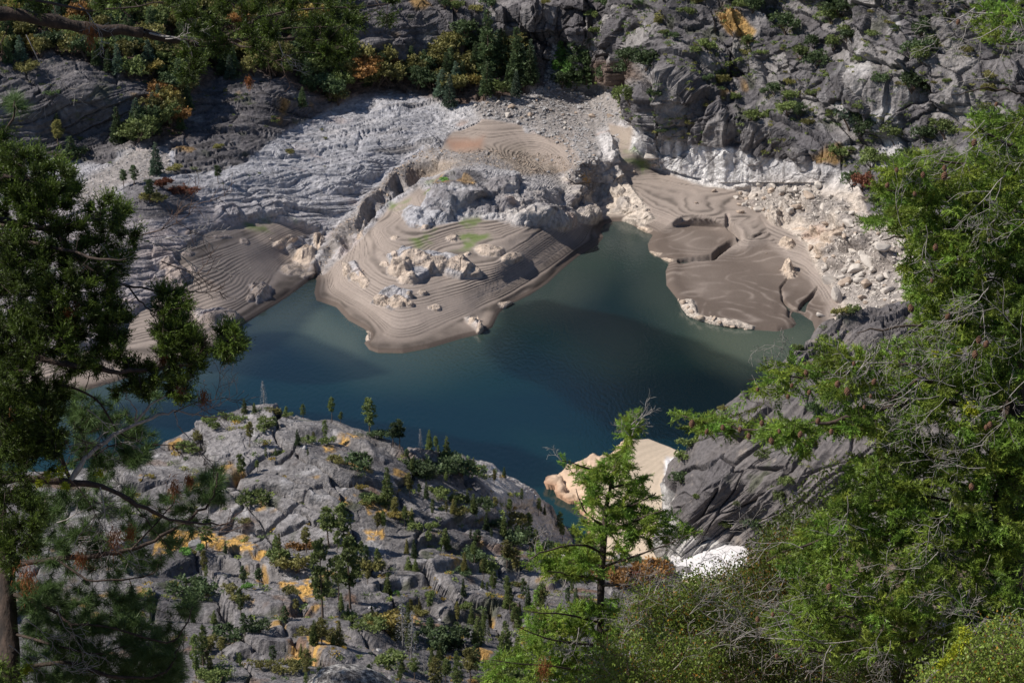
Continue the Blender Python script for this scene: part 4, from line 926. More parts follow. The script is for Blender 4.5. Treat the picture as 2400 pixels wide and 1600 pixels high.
# the dome's own bushes
for colr, u, v, h in [('green', 1572, 1060, 22), ('green', 1590, 1030, 20), ('olive', 1665, 945, 12), ('green', 1640, 955, 14), ('dark green', 1560, 1110, 26), ('green', 1670, 1215, 20), ('green', 1800, 1150, 24), ('green', 1830, 1120, 20), ('olive', 1860, 850, 14), ('green', 1900, 800, 16),
                     ('green', 1960, 735, 18), ('olive', 1940, 742, 18), ('green', 1840, 830, 16), ('dark green', 1750, 1210, 24), ('green', 1700, 1160, 14), ('dark green', 1830, 1200, 26), ('green', 1750, 1050, 18), ('green', 1610, 1150, 12), ('olive', 1700, 1000, 10), ('dark green', 1880, 960, 20)]:
    plant('shrub', colr, DOMES, u, v, h, 'on the striped granite dome', 1.0)
plant('fir', 'green', DOMES, 1778, 1215, 34, 'on the striped granite dome', 1.2)
# across the water
FZ = {'creek': 'by the far creek mouth', 'forest': 'in the far shore wood', 'dome': 'beside the far dark dome', 'right': 'above the right shore', 'clear': 'on the pale left shore'}
FARSINGLE = [('fir', 'dark green', 1120, 172, 150, .8, 'creek'), ('fir', 'dark green', 1092, 168, 70, 1.0, 'creek'), ('fir', 'dark green', 1155, 170, 105, .9, 'creek'), ('fir', 'dark green', 1190, 190, 125, .9, 'creek'), ('fir', 'dark green', 1216, 205, 90, .9, 'creek'),
    ('round', 'dark green', 1065, 100, 44, 1.1, 'creek'), ('round', 'dark green', 1090, 115, 48, 1.0, 'creek'), ('fir', 'bright green', 1287, 158, 64, 1.3, 'creek'), ('fir', 'dark green', 1325, 195, 145, .95, 'creek'), ('fir', 'dark green', 1345, 185, 120, .9, 'creek'), ('round', 'bright green', 1312, 195, 50, .7, 'creek'), ('round', 'bright green', 1318, 160, 34, .9, 'creek'), ('round', 'dark green', 1290, 205, 36, 1.0, 'creek'),
    ('round', 'dark green', 1452, 180, 46, 1.0, 'creek'), ('round', 'dark green', 1486, 170, 46, 1.1, 'creek'), ('round', 'dark green', 1419, 192, 44, .9, 'creek'), ('round', 'green', 1394, 202, 26, 1.1, 'creek'), ('round', 'dark green', 1508, 185, 46, 1.1, 'creek'), ('round', 'green', 1466, 248, 50, .9, 'creek'), ('round', 'green', 1486, 240, 40, .8, 'creek'), ('shrub', 'dark green', 1500, 215, 24, 1.0, 'creek'),
    ('round', 'olive', 1196, 175, 50, .7, 'creek'), ('fir', 'dark green', 690, 250, 46, 1.1, 'dome'), ('fir', 'blue green', 360, 402, 74, .95, 'clear'), ('fir', 'dark green', 272, 332, 84, .9, 'dome'), ('fir', 'dark green', 314, 332, 66, .95, 'dome'), ('round', 'green', 345, 330, 46, 1.0, 'dome'), ('pine', 'dark green', 345, 470, 50, 1.3, 'clear'), ('pine', 'dark green', 310, 430, 42, 1.3, 'clear'), ('pine', 'dark green', 284, 432, 38, 1.3, 'clear'),
    ('pine', 'dark green', 501, 425, 38, 1.2, 'clear'), ('fir', 'dark green', 425, 265, 60, 1.0, 'dome'), ('fir', 'dark green', 412, 315, 46, 1.0, 'dome'), ('round', 'orange', 370, 240, 46, 1.0, 'dome'), ('round', 'yellow', 395, 280, 44, 1.0, 'dome'), ('round', 'orange', 350, 262, 36, 1.0, 'dome'), ('pine', 'olive', 133, 345, 60, 1.2, 'dome'), ('pine', 'dark green', 165, 370, 50, 1.2, 'dome'), ('fir', 'dark green', 130, 300, 40, 1.2, 'dome'),
    ('shrub', 'dark green', 165, 372, 24, 1.3, 'dome'), ('shrub', 'dark green', 120, 225, 12, 1.2, 'dome'), ('shrub', 'olive', 350, 470, 20, 1.2, 'clear'), ('shrub', 'rust', 370, 440, 18, 1.2, 'clear'), ('shrub', 'rust', 420, 450, 20, 1.3, 'clear'), ('shrub', 'olive', 400, 395, 14, 1.2, 'clear'), ('shrub', 'olive', 500, 355, 10, 1.4, 'clear'), ('shrub', 'olive', 665, 355, 9, 1.2, 'clear'), ('shrub', 'olive', 60, 165, 22, 1.2, 'dome'), ('shrub', 'bright green', 1032, 434, 8, 1.4, 'clear')]
for kind, colr, u, v, h, wd, z in FARSINGLE: plant(kind, colr, FARS, u, v, h, FZ[z], wd)
RIGHTB = [('dark green', 1802, 75, 44), ('dark green', 1735, 50, 36), ('dark green', 1700, 22, 40), ('green', 1858, 150, 34), ('dark green', 1888, 165, 40), ('dark green', 1875, 120, 30), ('green', 1722, 112, 28), ('green', 1700, 45, 20), ('green', 1815, 245, 34), ('dark green', 1790, 235, 28), ('green', 1818, 290, 36), ('dark green', 1840, 290, 34), ('dark green', 1770, 265, 18), ('green', 1740, 280, 22),
    ('blue green', 1952, 300, 54), ('dark green', 1995, 300, 42), ('dark green', 2018, 325, 46), ('dark green', 1985, 330, 32), ('green', 2068, 345, 44), ('dark green', 2112, 215, 50), ('dark green', 2139, 222, 32), ('green', 2000, 385, 46), ('dark green', 2135, 335, 40), ('dark green', 1958, 432, 42), ('rust', 1985, 445, 38), ('green', 2169, 320, 44), ('dark green', 2119, 480, 50), ('dark green', 2060, 500, 40),
    ('dark green', 1935, 45, 44), ('dark green', 1960, 30, 50), ('green', 1915, 62, 38), ('dark green', 1985, 55, 40), ('green', 1945, 95, 36), ('green', 1915, 120, 34), ('dark green', 1965, 105, 30), ('dark green', 2130, 100, 44), ('green', 2150, 125, 36), ('dark green', 2128, 150, 44), ('green', 2145, 165, 36), ('olive', 2290, 200, 30), ('olive', 2270, 220, 24), ('dark green', 1870, 20, 30), ('dark green', 2090, 380, 34), ('green', 2040, 380, 24),
    ('dark green', 2100, 430, 40), ('green', 2050, 440, 30), ('dark green', 2010, 480, 30), ('green', 2150, 420, 40), ('green', 2180, 380, 34), ('dark green', 2200, 450, 40), ('olive', 1610, 30, 20), ('green', 1618, 135, 22), ('green', 1590, 50, 18), ('dark green', 1610, 210, 14), ('olive', 1648, 215, 22), ('green', 1680, 235, 18), ('dark green', 1640, 180, 14), ('green', 1925, 370, 26), ('olive', 1860, 310, 14), ('green', 1770, 135, 12),
    ('olive', 1720, 135, 14), ('green', 1590, 150, 14), ('dark green', 1560, 120, 14), ('olive', 1530, 75, 18), ('green', 1700, 310, 14), ('dark green', 1765, 230, 12), ('olive', 1830, 205, 14), ('green', 2020, 240, 14), ('green', 2000, 165, 16), ('dark green', 2050, 200, 18), ('olive', 2230, 130, 16), ('green', 2190, 60, 24), ('dark green', 2230, 20, 30), ('dark green', 2100, 20, 34), ('green', 2050, 15, 26), ('dark green', 1480, 20, 16), ('olive', 1540, 20, 20),
    ('green', 1380, 40, 16), ('dark green', 1400, 18, 24), ('olive', 1100, 35, 18), ('dark green', 1130, 20, 20), ('green', 1050, 35, 28), ('dark green', 1020, 20, 30), ('green', 1395, 75, 14), ('dark green', 1075, 62, 16), ('olive', 1250, 15, 12), ('dark green', 1045, 155, 30)]
for i, (colr, u, v, h) in enumerate(RIGHTB):
    plant('round' if h > 26 else 'shrub', colr, FARS, u, v, h, FZ['right'] if u > 1370 else FZ['creek'], random.uniform(.9, 1.25) * (1 if h > 26 else .9))
# the wood on the far shore, tree by tree
rs = random.Random(11)
def inside(poly, u, v):
    c = False
    for (x1, y1), (x2, y2) in zip(poly, poly[1:] + poly[:1]):
        if (y1 > v) != (y2 > v) and u < (x2 - x1) * (v - y1) / (y2 - y1) + x1: c = not c
    return c
wood = []
tries = 0
while len(wood) < 300 and tries < 30000:
    tries += 1
    u, v = rs.uniform(-60, 1240), rs.uniform(-20, 345)
    if not inside(FOREST[0], u, v): continue
    if any(abs(u - a) < 15 and abs(v - b) < 7 for a, b in wood): continue
    if 850 < u < 1060 and v < 120: continue
    wood.append((u, v))
for u, v in sorted(wood, key=lambda q: q[1]):
    r = rs.random()
    autumn = (rs.random() < (.34 if (u > 820 and v > 170) or (300 < u < 460 and v > 190) else .12))
    if r < .38: plant('fir', 'dark green' if rs.random() < .7 else 'blue green', FARS, u, v + 6, rs.uniform(44, 84), FZ['forest'], rs.uniform(.9, 1.2))
    else: plant('round', rs.choice(['yellow', 'orange', 'yellow', 'olive']) if autumn else rs.choice(['dark green', 'green', 'olive', 'olive', 'green']), FARS, u, v + 6, rs.uniform(36, 58), FZ['forest'], rs.uniform(.85, 1.2))
# more conifers along the ledges of the near ridge
for k in range(150):
    for _ in range(60):
        u = rs.uniform(390, 1330); cr = np.interp(u, [c[0] for c in NEAR_CREST], [c[1] for c in NEAR_CREST]); v = rs.uniform(cr + 8, 1600)
        if 450 < u < 770 and 1090 < v < 1245: continue
        if vnoise(u / 60, v / 35, 13) > .3 - .5 * (u > 930) - .45 * (v > 1400): break
    plant(rs.choice(['pine', 'pine', 'fir']), rs.choice(['green', 'green', 'olive', 'dark green']), NEARS, u, v, rs.uniform(26, 66) if v > 1200 else rs.uniform(18, 44), MIDR if v < 1260 else (LOWR if u < 1140 else RAV), rs.uniform(.62, .9))
# small bushes dotted over both slopes
for k in range(60):
    for _ in range(30):
        u, v = rs.uniform(1490, 2350), rs.uniform(0, 520)
        lim = np.interp(u, [1460, 1560, 1680, 1900, 1965, 2000, 2100], [290, 320, 345, 370, 400, 470, 520])
        if v < lim - 8: break
    plant('shrub', rs.choice(['green', 'dark green', 'olive', 'green']), FARS, u, v, rs.uniform(5, 12), FZ['right'], rs.uniform(.8, 1.5))
for k in range(20):
    u = rs.uniform(300, 1250); cr = np.interp(u, [c[0] for c in NEAR_CREST], [c[1] for c in NEAR_CREST]); v = rs.uniform(cr + 10, 1568)
    if 480 < u < 760 and 1100 < v < 1240: continue
    plant('shrub', rs.choice(['green', 'dark green', 'olive', 'olive', 'bright green', 'rust', 'yellow']), NEARS, u, v, rs.uniform(5, 13), MIDR if v < 1260 else LOWR, rs.uniform(.8, 1.6))
ORD = ['leftmost'] + [w + ' from the left' for w in 'second third fourth fifth sixth seventh eighth ninth tenth eleventh twelfth'.split()]
def ordinal(i, n):
    if n == 1: return ''
    if i < 12: return ORD[i]
    if n - 1 - i == 0: return 'rightmost'
    if n - 1 - i < 12: return ORD[n - 1 - i].replace('left', 'right')
    return '%dth from the left' % (i + 1) if (i + 1) % 10 not in (1, 2, 3) else '%d%s from the left' % (i + 1, {1: 'st', 2: 'nd', 3: 'rd'}[(i + 1) % 10])
SPECIAL = {(607, 943): 'bare silver dead conifer alone on the crest against the dark water', (740, 1430): 'tallest green pine on the lower ledges, left of its twin', (804, 1418): 'tall green pine with bare lower trunk beside the tallest pine',
           (850, 993): 'largest green pine on the crest of the near ridge', (925, 1490): 'tall pale dead trunk in front of the rounded grey knob', (946, 1512): 'darker dead trunk just right of the tall pale one', (1120, 172): 'tallest dark fir in front of the dark far cliff',
           (1325, 195): 'tall dark fir at the creek mouth beside a bright green tree', (1287, 158): 'bright green narrow tree left of the dark fir by the creek', (360, 402): 'lone spire-shaped conifer on the pale rocks of the left shore', (1985, 445): 'rust-red bush right of the white shore rocks',
           (1160, 1520): 'big conical conifer at the bottom, right of the dead trunks', (894, 1150): 'tall narrow green conifer in the middle of the near ridge'}
buckets = {}
for r in PLACED:
    root, kind, colr, u, v, h, zone, lab = r
    size = ('tall ' if h > 60 else 'small ' if h < 28 else '') if kind != 'shrub' else ('tiny ' if h < 13 else 'broad ' if h > 28 else '')
    cw = '' if kind == 'snag' else colr + ' '
    base = (size + cw + KINDWORD[kind] + ' ' + zone).strip()
    root['category'] = KINDCAT[kind]
    root['group'] = {'snag': 'dead trees', 'fir': 'conical conifers', 'pine': 'pines', 'round': 'round leafy trees', 'shrub': 'low bushes'}[kind] + ' ' + zone
    if (u, v) in SPECIAL: root['label'] = SPECIAL[(u, v)]
    else: buckets.setdefault(base, []).append(r)
for base, rs_ in buckets.items():
    rs_.sort(key=lambda r: r[3])
    for i, r in enumerate(rs_):
        o = ordinal(i, len(rs_))
        r[0]['label'] = (base + (', ' + o if o else ''))
print('trees', len(PLACED), round(time.time() - _t0, 1))

# ---------------------------------------------------------------- boulders
def rock_mesh(name, seed, mat, n=16, flat=.8):
    rng = np.random.default_rng(seed)
    bm = bmesh.new()
    for _ in range(n):
        p = rng.normal(size=3); p /= np.linalg.norm(p); p *= rng.uniform(.75, 1.0)
        bm.verts.new((p[0], p[1] * rng.uniform(.75, 1), p[2] * flat))
    r = bmesh.ops.convex_hull(bm, input=bm.verts)
    bmesh.ops.delete(bm, geom=[g for g in r.get('geom_interior', []) if isinstance(g, bmesh.types.BMVert)], context='VERTS')
    bmesh.ops.bevel(bm, geom=bm.edges[:], offset=.07, segments=1, affect='EDGES')
    me = bpy.data.meshes.new(name); bm.to_mesh(me); bm.free()
    me.materials.append(mat)
    return me
def stone_material(name, c0, c1, scale=1.2):
    m = bark_material(name, c0, c1, scale, .35, (1, 1, 1)); return m
M_stoneW = stone_material('white_stone', (.40, .36, .32), (.58, .53, .48)); M_stoneG = stone_material('grey_stone', (.24, .235, .24), (.42, .41, .41)); M_stoneT = stone_material('tan_stone', (.30, .23, .18), (.50, .41, .33))
ROCKS = [rock_mesh('boulder_shape', 50 + i, M_stoneW, 14 + i % 3 * 4, .62 + .1 * (i % 4)) for i in range(8)]
STONES = {'white': M_stoneW, 'grey': M_stoneG, 'tan': M_stoneT}
BL = []
def boulder(u, v, wpx, colr, zone, sheet=FARS, sx=1.0, sz=.75, rot=None, tilt=0.0, label=None, sink=.25):
    p = ground(*sheet, u, v)
    dist = float(np.linalg.norm(p - np.array([0, 0, EYE]))); r = wpx * dist / F / 2
    k = len(BL); rr = random.Random(k * 17 + 3)
    o = link('boulder', ROCKS[rr.randrange(len(ROCKS))])
    o.location = p + np.array([0, 0, r * sz * (1 - 2 * sink) * .8])
    o.scale = (r * sx, r * rr.uniform(.7, 1.0), r * sz); o.rotation_euler = (rr.uniform(-.35, .35), tilt + rr.uniform(-.3, .3), rot if rot is not None else rr.uniform(0, 6.28))
    o.material_slots[0].link = 'OBJECT'; o.material_slots[0].material = STONES[colr]
    o['category'] = 'boulder'; o['group'] = 'boulders ' + zone
    BL.append((o, colr, u, v, wpx, zone, label))
    return o
RS = 'in the right shore rockfall'; RW = 'along the mud flat edge'; RC = 'in the creek boulder field'; RM = 'on the terraced mud'; RG = 'in the gully left of the peninsula'; RN = 'on the near ridge'
for u, v, w_, c, t in [(1965, 625, 34, 'white', 0), (1998, 612, 44, 'white', .3), (2045, 600, 40, 'white', -.3), (2070, 615, 34, 'white', .2), (1940, 655, 36, 'tan', 0), (1900, 650, 40, 'white', .3), (1925, 692, 46, 'white', -.7), (1978, 590, 26, 'white', 0), (2020, 570, 30, 'white', 0), (2075, 570, 36, 'white', .2),
                      (1960, 580, 28, 'white', 0), (1895, 620, 26, 'white', 0), (1910, 600, 20, 'white', 0), (1884, 728, 20, 'white', 0), (1885, 757, 17, 'white', 0), (1935, 740, 18, 'white', 0), (1915, 722, 14, 'white', 0), (1990, 660, 36, 'tan', .2), (2020, 645, 32, 'white', 0), (2040, 670, 28, 'white', 0), (1980, 690, 24, 'tan', 0), (1860, 570, 18, 'tan', 0),
                      (1875, 590, 14, 'tan', 0), (1950, 520, 30, 'white', 0), (1930, 545, 26, 'tan', 0), (1900, 520, 24, 'tan', 0), (1870, 480, 30, 'tan', 0), (1800, 440, 26, 'white', 0), (1840, 440, 22, 'white', 0), (1880, 430, 24, 'white', 0), (1700, 470, 14, 'tan', 0), (1715, 455, 18, 'tan', 0), (1735, 445, 16, 'white', 0), (1755, 460, 22, 'tan', 0), (1745, 430, 24, 'white', 0), (1700, 440, 12, 'tan', 0),
                      (1780, 420, 20, 'white', 0), (1730, 480, 12, 'tan', 0), (1700, 490, 18, 'tan', 0), (1640, 440, 12, 'tan', 0), (1690, 455, 15, 'white', 0), (1600, 467, 8, 'tan', 0), (1490, 365, 34, 'white', .1), (1500, 378, 16, 'tan', 0), (1525, 385, 10, 'tan', 0), (1455, 395, 10, 'tan', 0), (1975, 650, 30, 'white', -.4), (2005, 625, 26, 'white', .4), (1955, 605, 24, 'white', .2), (2030, 590, 24, 'white', -.2)]:
    boulder(u, v, w_ * 1.2, c, RS, sx=1.25, sz=.8, tilt=t)
for u, v, w_ in [(1572, 702, 26), (1590, 722, 20), (1612, 733, 30), (1582, 712, 14), (1640, 738, 18), (1655, 745, 16), (1632, 728, 10), (1670, 748, 14), (1685, 750, 16), (1700, 755, 12), (1712, 757, 12), (1600, 735, 14), (1625, 741, 14), (1560, 690, 12)]:
    boulder(u, v, w_, 'tan', RW, sx=1.2, sz=.6)
rb = random.Random(3)
for (poly, n, lo, hi, zone, cols) in [(RUBBLE[0], 84, 10, 24, RC, ['grey', 'grey', 'white', 'tan']), (RUBBLE[1], 30, 7, 15, RG, ['tan', 'grey', 'tan']), (RUBBLE[2], 74, 13, 36, RS, ['white', 'white', 'tan']),
                                      (RUBBLE[4], 12, 7, 14, 'in the talus fan on the left shore', ['grey', 'white'])]:
    xs = [p[0] for p in poly]; ys = [p[1] for p in poly]; c = 0
    while c < n:
        u, v = rb.uniform(min(xs), max(xs)), rb.uniform(min(ys), max(ys))
        if inside(poly, u, v):
            boulder(u, v, lo + (hi - lo) * rb.random() ** 2, rb.choice(cols), zone); c += 1
for k in range(12):
    while True:
        i = rb.randrange(3); poly = SILT[i]; u, v = rb.uniform(400, 1900), rb.uniform(400, 740)
        if inside(poly, u, v): break
    boulder(u, v, rb.uniform(4, 9), 'tan', RM)
for u, v, w_ in [(1345, 192, 26), (1360, 180, 14), (1405, 190, 16), (1260, 165, 14), (1420, 265, 18), (1440, 250, 22), (1455, 265, 16), (1455, 235, 14), (1402, 270, 16)]: boulder(u, v, w_, 'grey', RC, sz=.8)
for u, v, w_ in [(1128, 1095, 26), (1105, 1082, 14), (1015, 1130, 20), (995, 1112, 14), (440, 1270, 40), (880, 1420, 24), (850, 1400, 18), (910, 1410, 20), (972, 1440, 24), (985, 1460, 18), (600, 1280, 16), (630, 1275, 14), (960, 1520, 30), (870, 1500, 24), (600, 1395, 16), (680, 1405, 18), (760, 1060, 22), (700, 1040, 20), (820, 1330, 22), (1010, 1415, 18), (1080, 1440, 22), (1140, 1420, 18)]:
    boulder(u, v, w_, 'grey', RN, sheet=NEARS, sx=1.2, sz=.6, sink=.35)
BB = {}
for b_ in BL:
    o, colr, u, v, w_, zone, lab = b_
    s = 'large ' if w_ > 24 else 'small ' if w_ < 11 else ''
    BB.setdefault(s + ('pale ' if colr == 'white' else colr + ' ') + 'boulder ' + zone, []).append(b_)
for base, bs in BB.items():
    bs.sort(key=lambda r: r[2])
    for i, b_ in enumerate(bs):
        o = ordinal(i, len(bs)); b_[0]['label'] = base + (', ' + o if o else '')
# the countless smaller stones, one mesh per field
def rubble(name, polys, n, lo, hi, mat, label, seed):
    rng = np.random.default_rng(seed); rr = random.Random(seed)
    tmpl = []
    for k in range(4):
        bm = bmesh.new()
        for _ in range(9):
            p = rng.normal(size=3); p /= np.linalg.norm(p); bm.verts.new(p * np.array([1, .8, .6]))
        bmesh.ops.convex_hull(bm, input=bm.verts); bm.verts.ensure_lookup_table(); bmesh.ops.triangulate(bm, faces=bm.faces[:]); bm.verts.index_update()
        tmpl.append((np.array([v.co for v in bm.verts]), np.array([[v.index for v in f.verts] for f in bm.faces]))); bm.free()
    V_, F_, C_, n0 = [], [], [], 0
    for _ in range(n):
        poly = rr.choice(polys)
        while True:
            xs = [p[0] for p in poly]; ys = [p[1] for p in poly]; u, v = rr.uniform(min(xs), max(xs)), rr.uniform(min(ys), max(ys))
            if inside(poly, u, v): break
        p = ground(*FARS, u, v)
        r = (lo + (hi - lo) * rr.random() ** 2.5) * 1500 / F / 2
        tv, tf = tmpl[rr.randrange(4)]; a = rr.uniform(0, 6.28); ca, sa = math.cos(a), math.sin(a)
        q = tv * r * np.array([rr.uniform(.8, 1.3), rr.uniform(.7, 1.1), rr.uniform(.7, 1.2)]); q = np.stack([q[:, 0] * ca - q[:, 1] * sa, q[:, 0] * sa + q[:, 1] * ca, q[:, 2]], 1) + p + np.array([0, 0, r * .25])
        V_.append(q); F_.append(tf + n0); n0 += len(tv)
    me = mesh_np(name, np.concatenate(V_), np.concatenate(F_), mat, False)
    tag(link(name, me), label, 'rubble', kind='stuff')
rubble('creek_rubble', [RUBBLE[0], RUBBLE[0], RUBBLE[3]], 3400, 3, 12, M_stoneG, 'grey broken stones filling the dry creek bed', 21)
rubble('gully_rubble', [RUBBLE[1]], 1500, 2, 8, M_stoneT, 'tan stones in the gullies round the peninsula', 22)
rubble('shore_rubble', [RUBBLE[2]], 1900, 3, 13, M_stoneW, 'pale broken stones under the right shore cliffs', 23)
rubble('talus_rubble', [RUBBLE[4]], 500, 2, 8, M_stoneG, 'grey talus stones on the left shore', 24)
def scrub(name, sheet, spots, lo, hi, label, seed, mats):
    rng = np.random.default_rng(seed); rr = random.Random(seed); V_, T_ = [], []
    for u, v in spots:
        p = ground(*sheet, u, v); r = rr.uniform(lo, hi) * np.linalg.norm(p - np.array([0, 0, EYE])) / F; m_ = 46; w = rr.uniform(1.1, 2.4)
        d = rng.normal(size=(m_, 3)); d /= np.linalg.norm(d, axis=1, keepdims=True); d[:, 2] = np.abs(d[:, 2])
        o = p + d * r * np.array([w, w, .8]) * rng.uniform(.5, 1, (m_, 1)); vv_, _ = quad_leaves(o, rng.normal(size=(m_, 3)) + np.array([0, 0, .6]), r * .65, r * .45, rng)
        V_.append(vv_); c = np.array(rr.choice(mats)) * rr.uniform(.8, 1.2); T_.append(np.repeat(c[None] * rng.uniform(.7, 1.3, (m_, 1)), 4, 0))
    V_ = np.concatenate(V_)
    tag(link(name, mesh_np(name, V_, np.arange(len(V_)).reshape(-1, 4), LEAF['green'], False, np.concatenate(T_))), label, 'scrub', kind='stuff')
SM = [(1, 1, 1), (.6, .7, .8), (1.4, 1.1, 1), (1.2, 1.2, .9), (.7, .75, .9)]
sp = []
while len(sp) < 900:
    u, v = rs.uniform(1380, 2360), rs.uniform(-10, 540); lim = np.interp(u, [1380, 1460, 1560, 1680, 1900, 1965, 2000, 2100], [180, 285, 318, 345, 375, 400, 475, 530])
    if v < lim and vnoise(u / 60, v / 40, 0) > -.35 + .5 * rs.random(): sp.append((u, v))
scrub('mountain_scrub', FARS, sp, 2.5, 6, 'small dark bushes scattered over the right mountainside', 71, SM)
sp = []
while len(sp) < 700:
    u = rs.uniform(280, 1500); cr = np.interp(u, [c[0] for c in NEAR_CREST], [c[1] for c in NEAR_CREST]); v = rs.uniform(cr + 4, 1600)
    if vnoise(u / 50, v / 28, 3) > .25 - .7 * sstep(1240, 1560, v) - .4 * (u > 1000): sp.append((u, v))
scrub('ridge_scrub', NEARS, sp, 3, 8, 'low bushes in the cracks of the near ridge', 72, SM + [(1.8, 1.0, .6)])
sp = []
while len(sp) < 160:
    u, v = rs.uniform(-60, 760), rs.uniform(160, 430)
    if vnoise(u / 50, v / 28, 5) > .1: sp.append((u, v))
scrub('left_scrub', FARS, sp, 2, 5, 'small bushes on the dark rocks of the left shore', 73, SM)
sp = [(rs.uniform(1560, 2200), rs.uniform(760, 1230)) for _ in range(200)]
sp = [q for q in sp if q[1] > np.interp(q[0], [c[0] for c in DOME_CREST], [c[1] for c in DOME_CREST]) + 6 and vnoise(q[0] / 50, q[1] / 40, 9) > .1]
scrub('dome_scrub', DOMES, sp, 2.5, 6, 'small bushes in the grooves of the striped dome', 74, SM)
print('boulders', len(BL), round(time.time() - _t0, 1))
# ================================================================ the lookout's own slope, with the trees and shrubs that frame the view
xs = np.concatenate([np.arange(-60, -12, 4.), np.arange(-12, 22, .35), np.arange(22, 90, 4.)])
ys = np.concatenate([np.arange(-8, 14, 2.), np.arange(14, 60, .4), np.arange(60, 200, 8.), np.arange(200, 700, 30.)])
SX, SY = np.meshgrid(xs, ys)
def slope_z(x, y):
    base = np.interp(y, [-8, 0, 3, 45, 90, 160, 300, 640, 700], [439, 438.3, 437, 402, 350, 270, 165, 78, 60])
    bump = np.interp(y, [12, 22, 30, 36, 42, 60, 90], [0, 7.5, 12.5, 15.5, 17.5, 14, 0]) * sstep(-2.5, 5.5, x)
    return base + bump
SZ = slope_z(SX, SY) + fbm(SX, SY, 0 * SX, 4, 4, sd=111.) * .5 * sstep(10, 16, SY)
sc_ = np.array([.10, .075, .055]) * (1 + .4 * fbm(SX, SY, 0 * SX, 2, 3, sd=112.))[..., None]
sc_ = mixc(sc_, [.22, .20, .19], sstep(.1, .4, fbm(SX, SY, 0 * SX, 5, 3, sd=113.)))
M_soil = ground_material('slope_soil', .25, .6, .5)
me = mesh_np('lookout_slope', np.stack([SX, SY, SZ], -1).reshape(-1, 3), grid_faces(*SX.shape)[:, ::-1], M_soil, True, sc_.reshape(-1, 3))
tag(link('lookout_slope', me), 'steep brown slope falling away below the lookout', kind='structure')

M_barkD = bark_material('dark_ridged_bark', (.018, .013, .011), (.085, .058, .045), 9.0, .9, (1, 1, .35))
M_barkR = bark_material('red_brown_bark', (.05, .03, .022), (.17, .11, .085), 9.0, .8, (1, 1, .35))
M_barkG = bark_material('silver_dead_bark', (.17, .15, .14), (.46, .43, .40), 14.0, .5, (1, 1, .5))
M_cedar = leaf_material('cedar_scales', (.080, .122, .022), .12, .35, .5)
M_pineN = leaf_material('long_pine_needles', (.095, .155, .05), .12, .3, .45)
M_firN = leaf_material('fir_needles', (.170, .262, .042), .12, .4, .45)
M_shrubL = leaf_material('shrub_leaves', (.165, .225, .042), .12, .4, .45)
M_brownN = leaf_material('withered_brown_sprays', (.26, .10, .035), .1, .25, .7)
M_moss = leaf_material('yellow_lichen_tufts', (.36, .40, .03), .1, .3, .8)
M_cone = bark_material('cone_scales', (.06, .03, .02), (.22, .115, .065), 40.0, .8, (1, 1, 1))

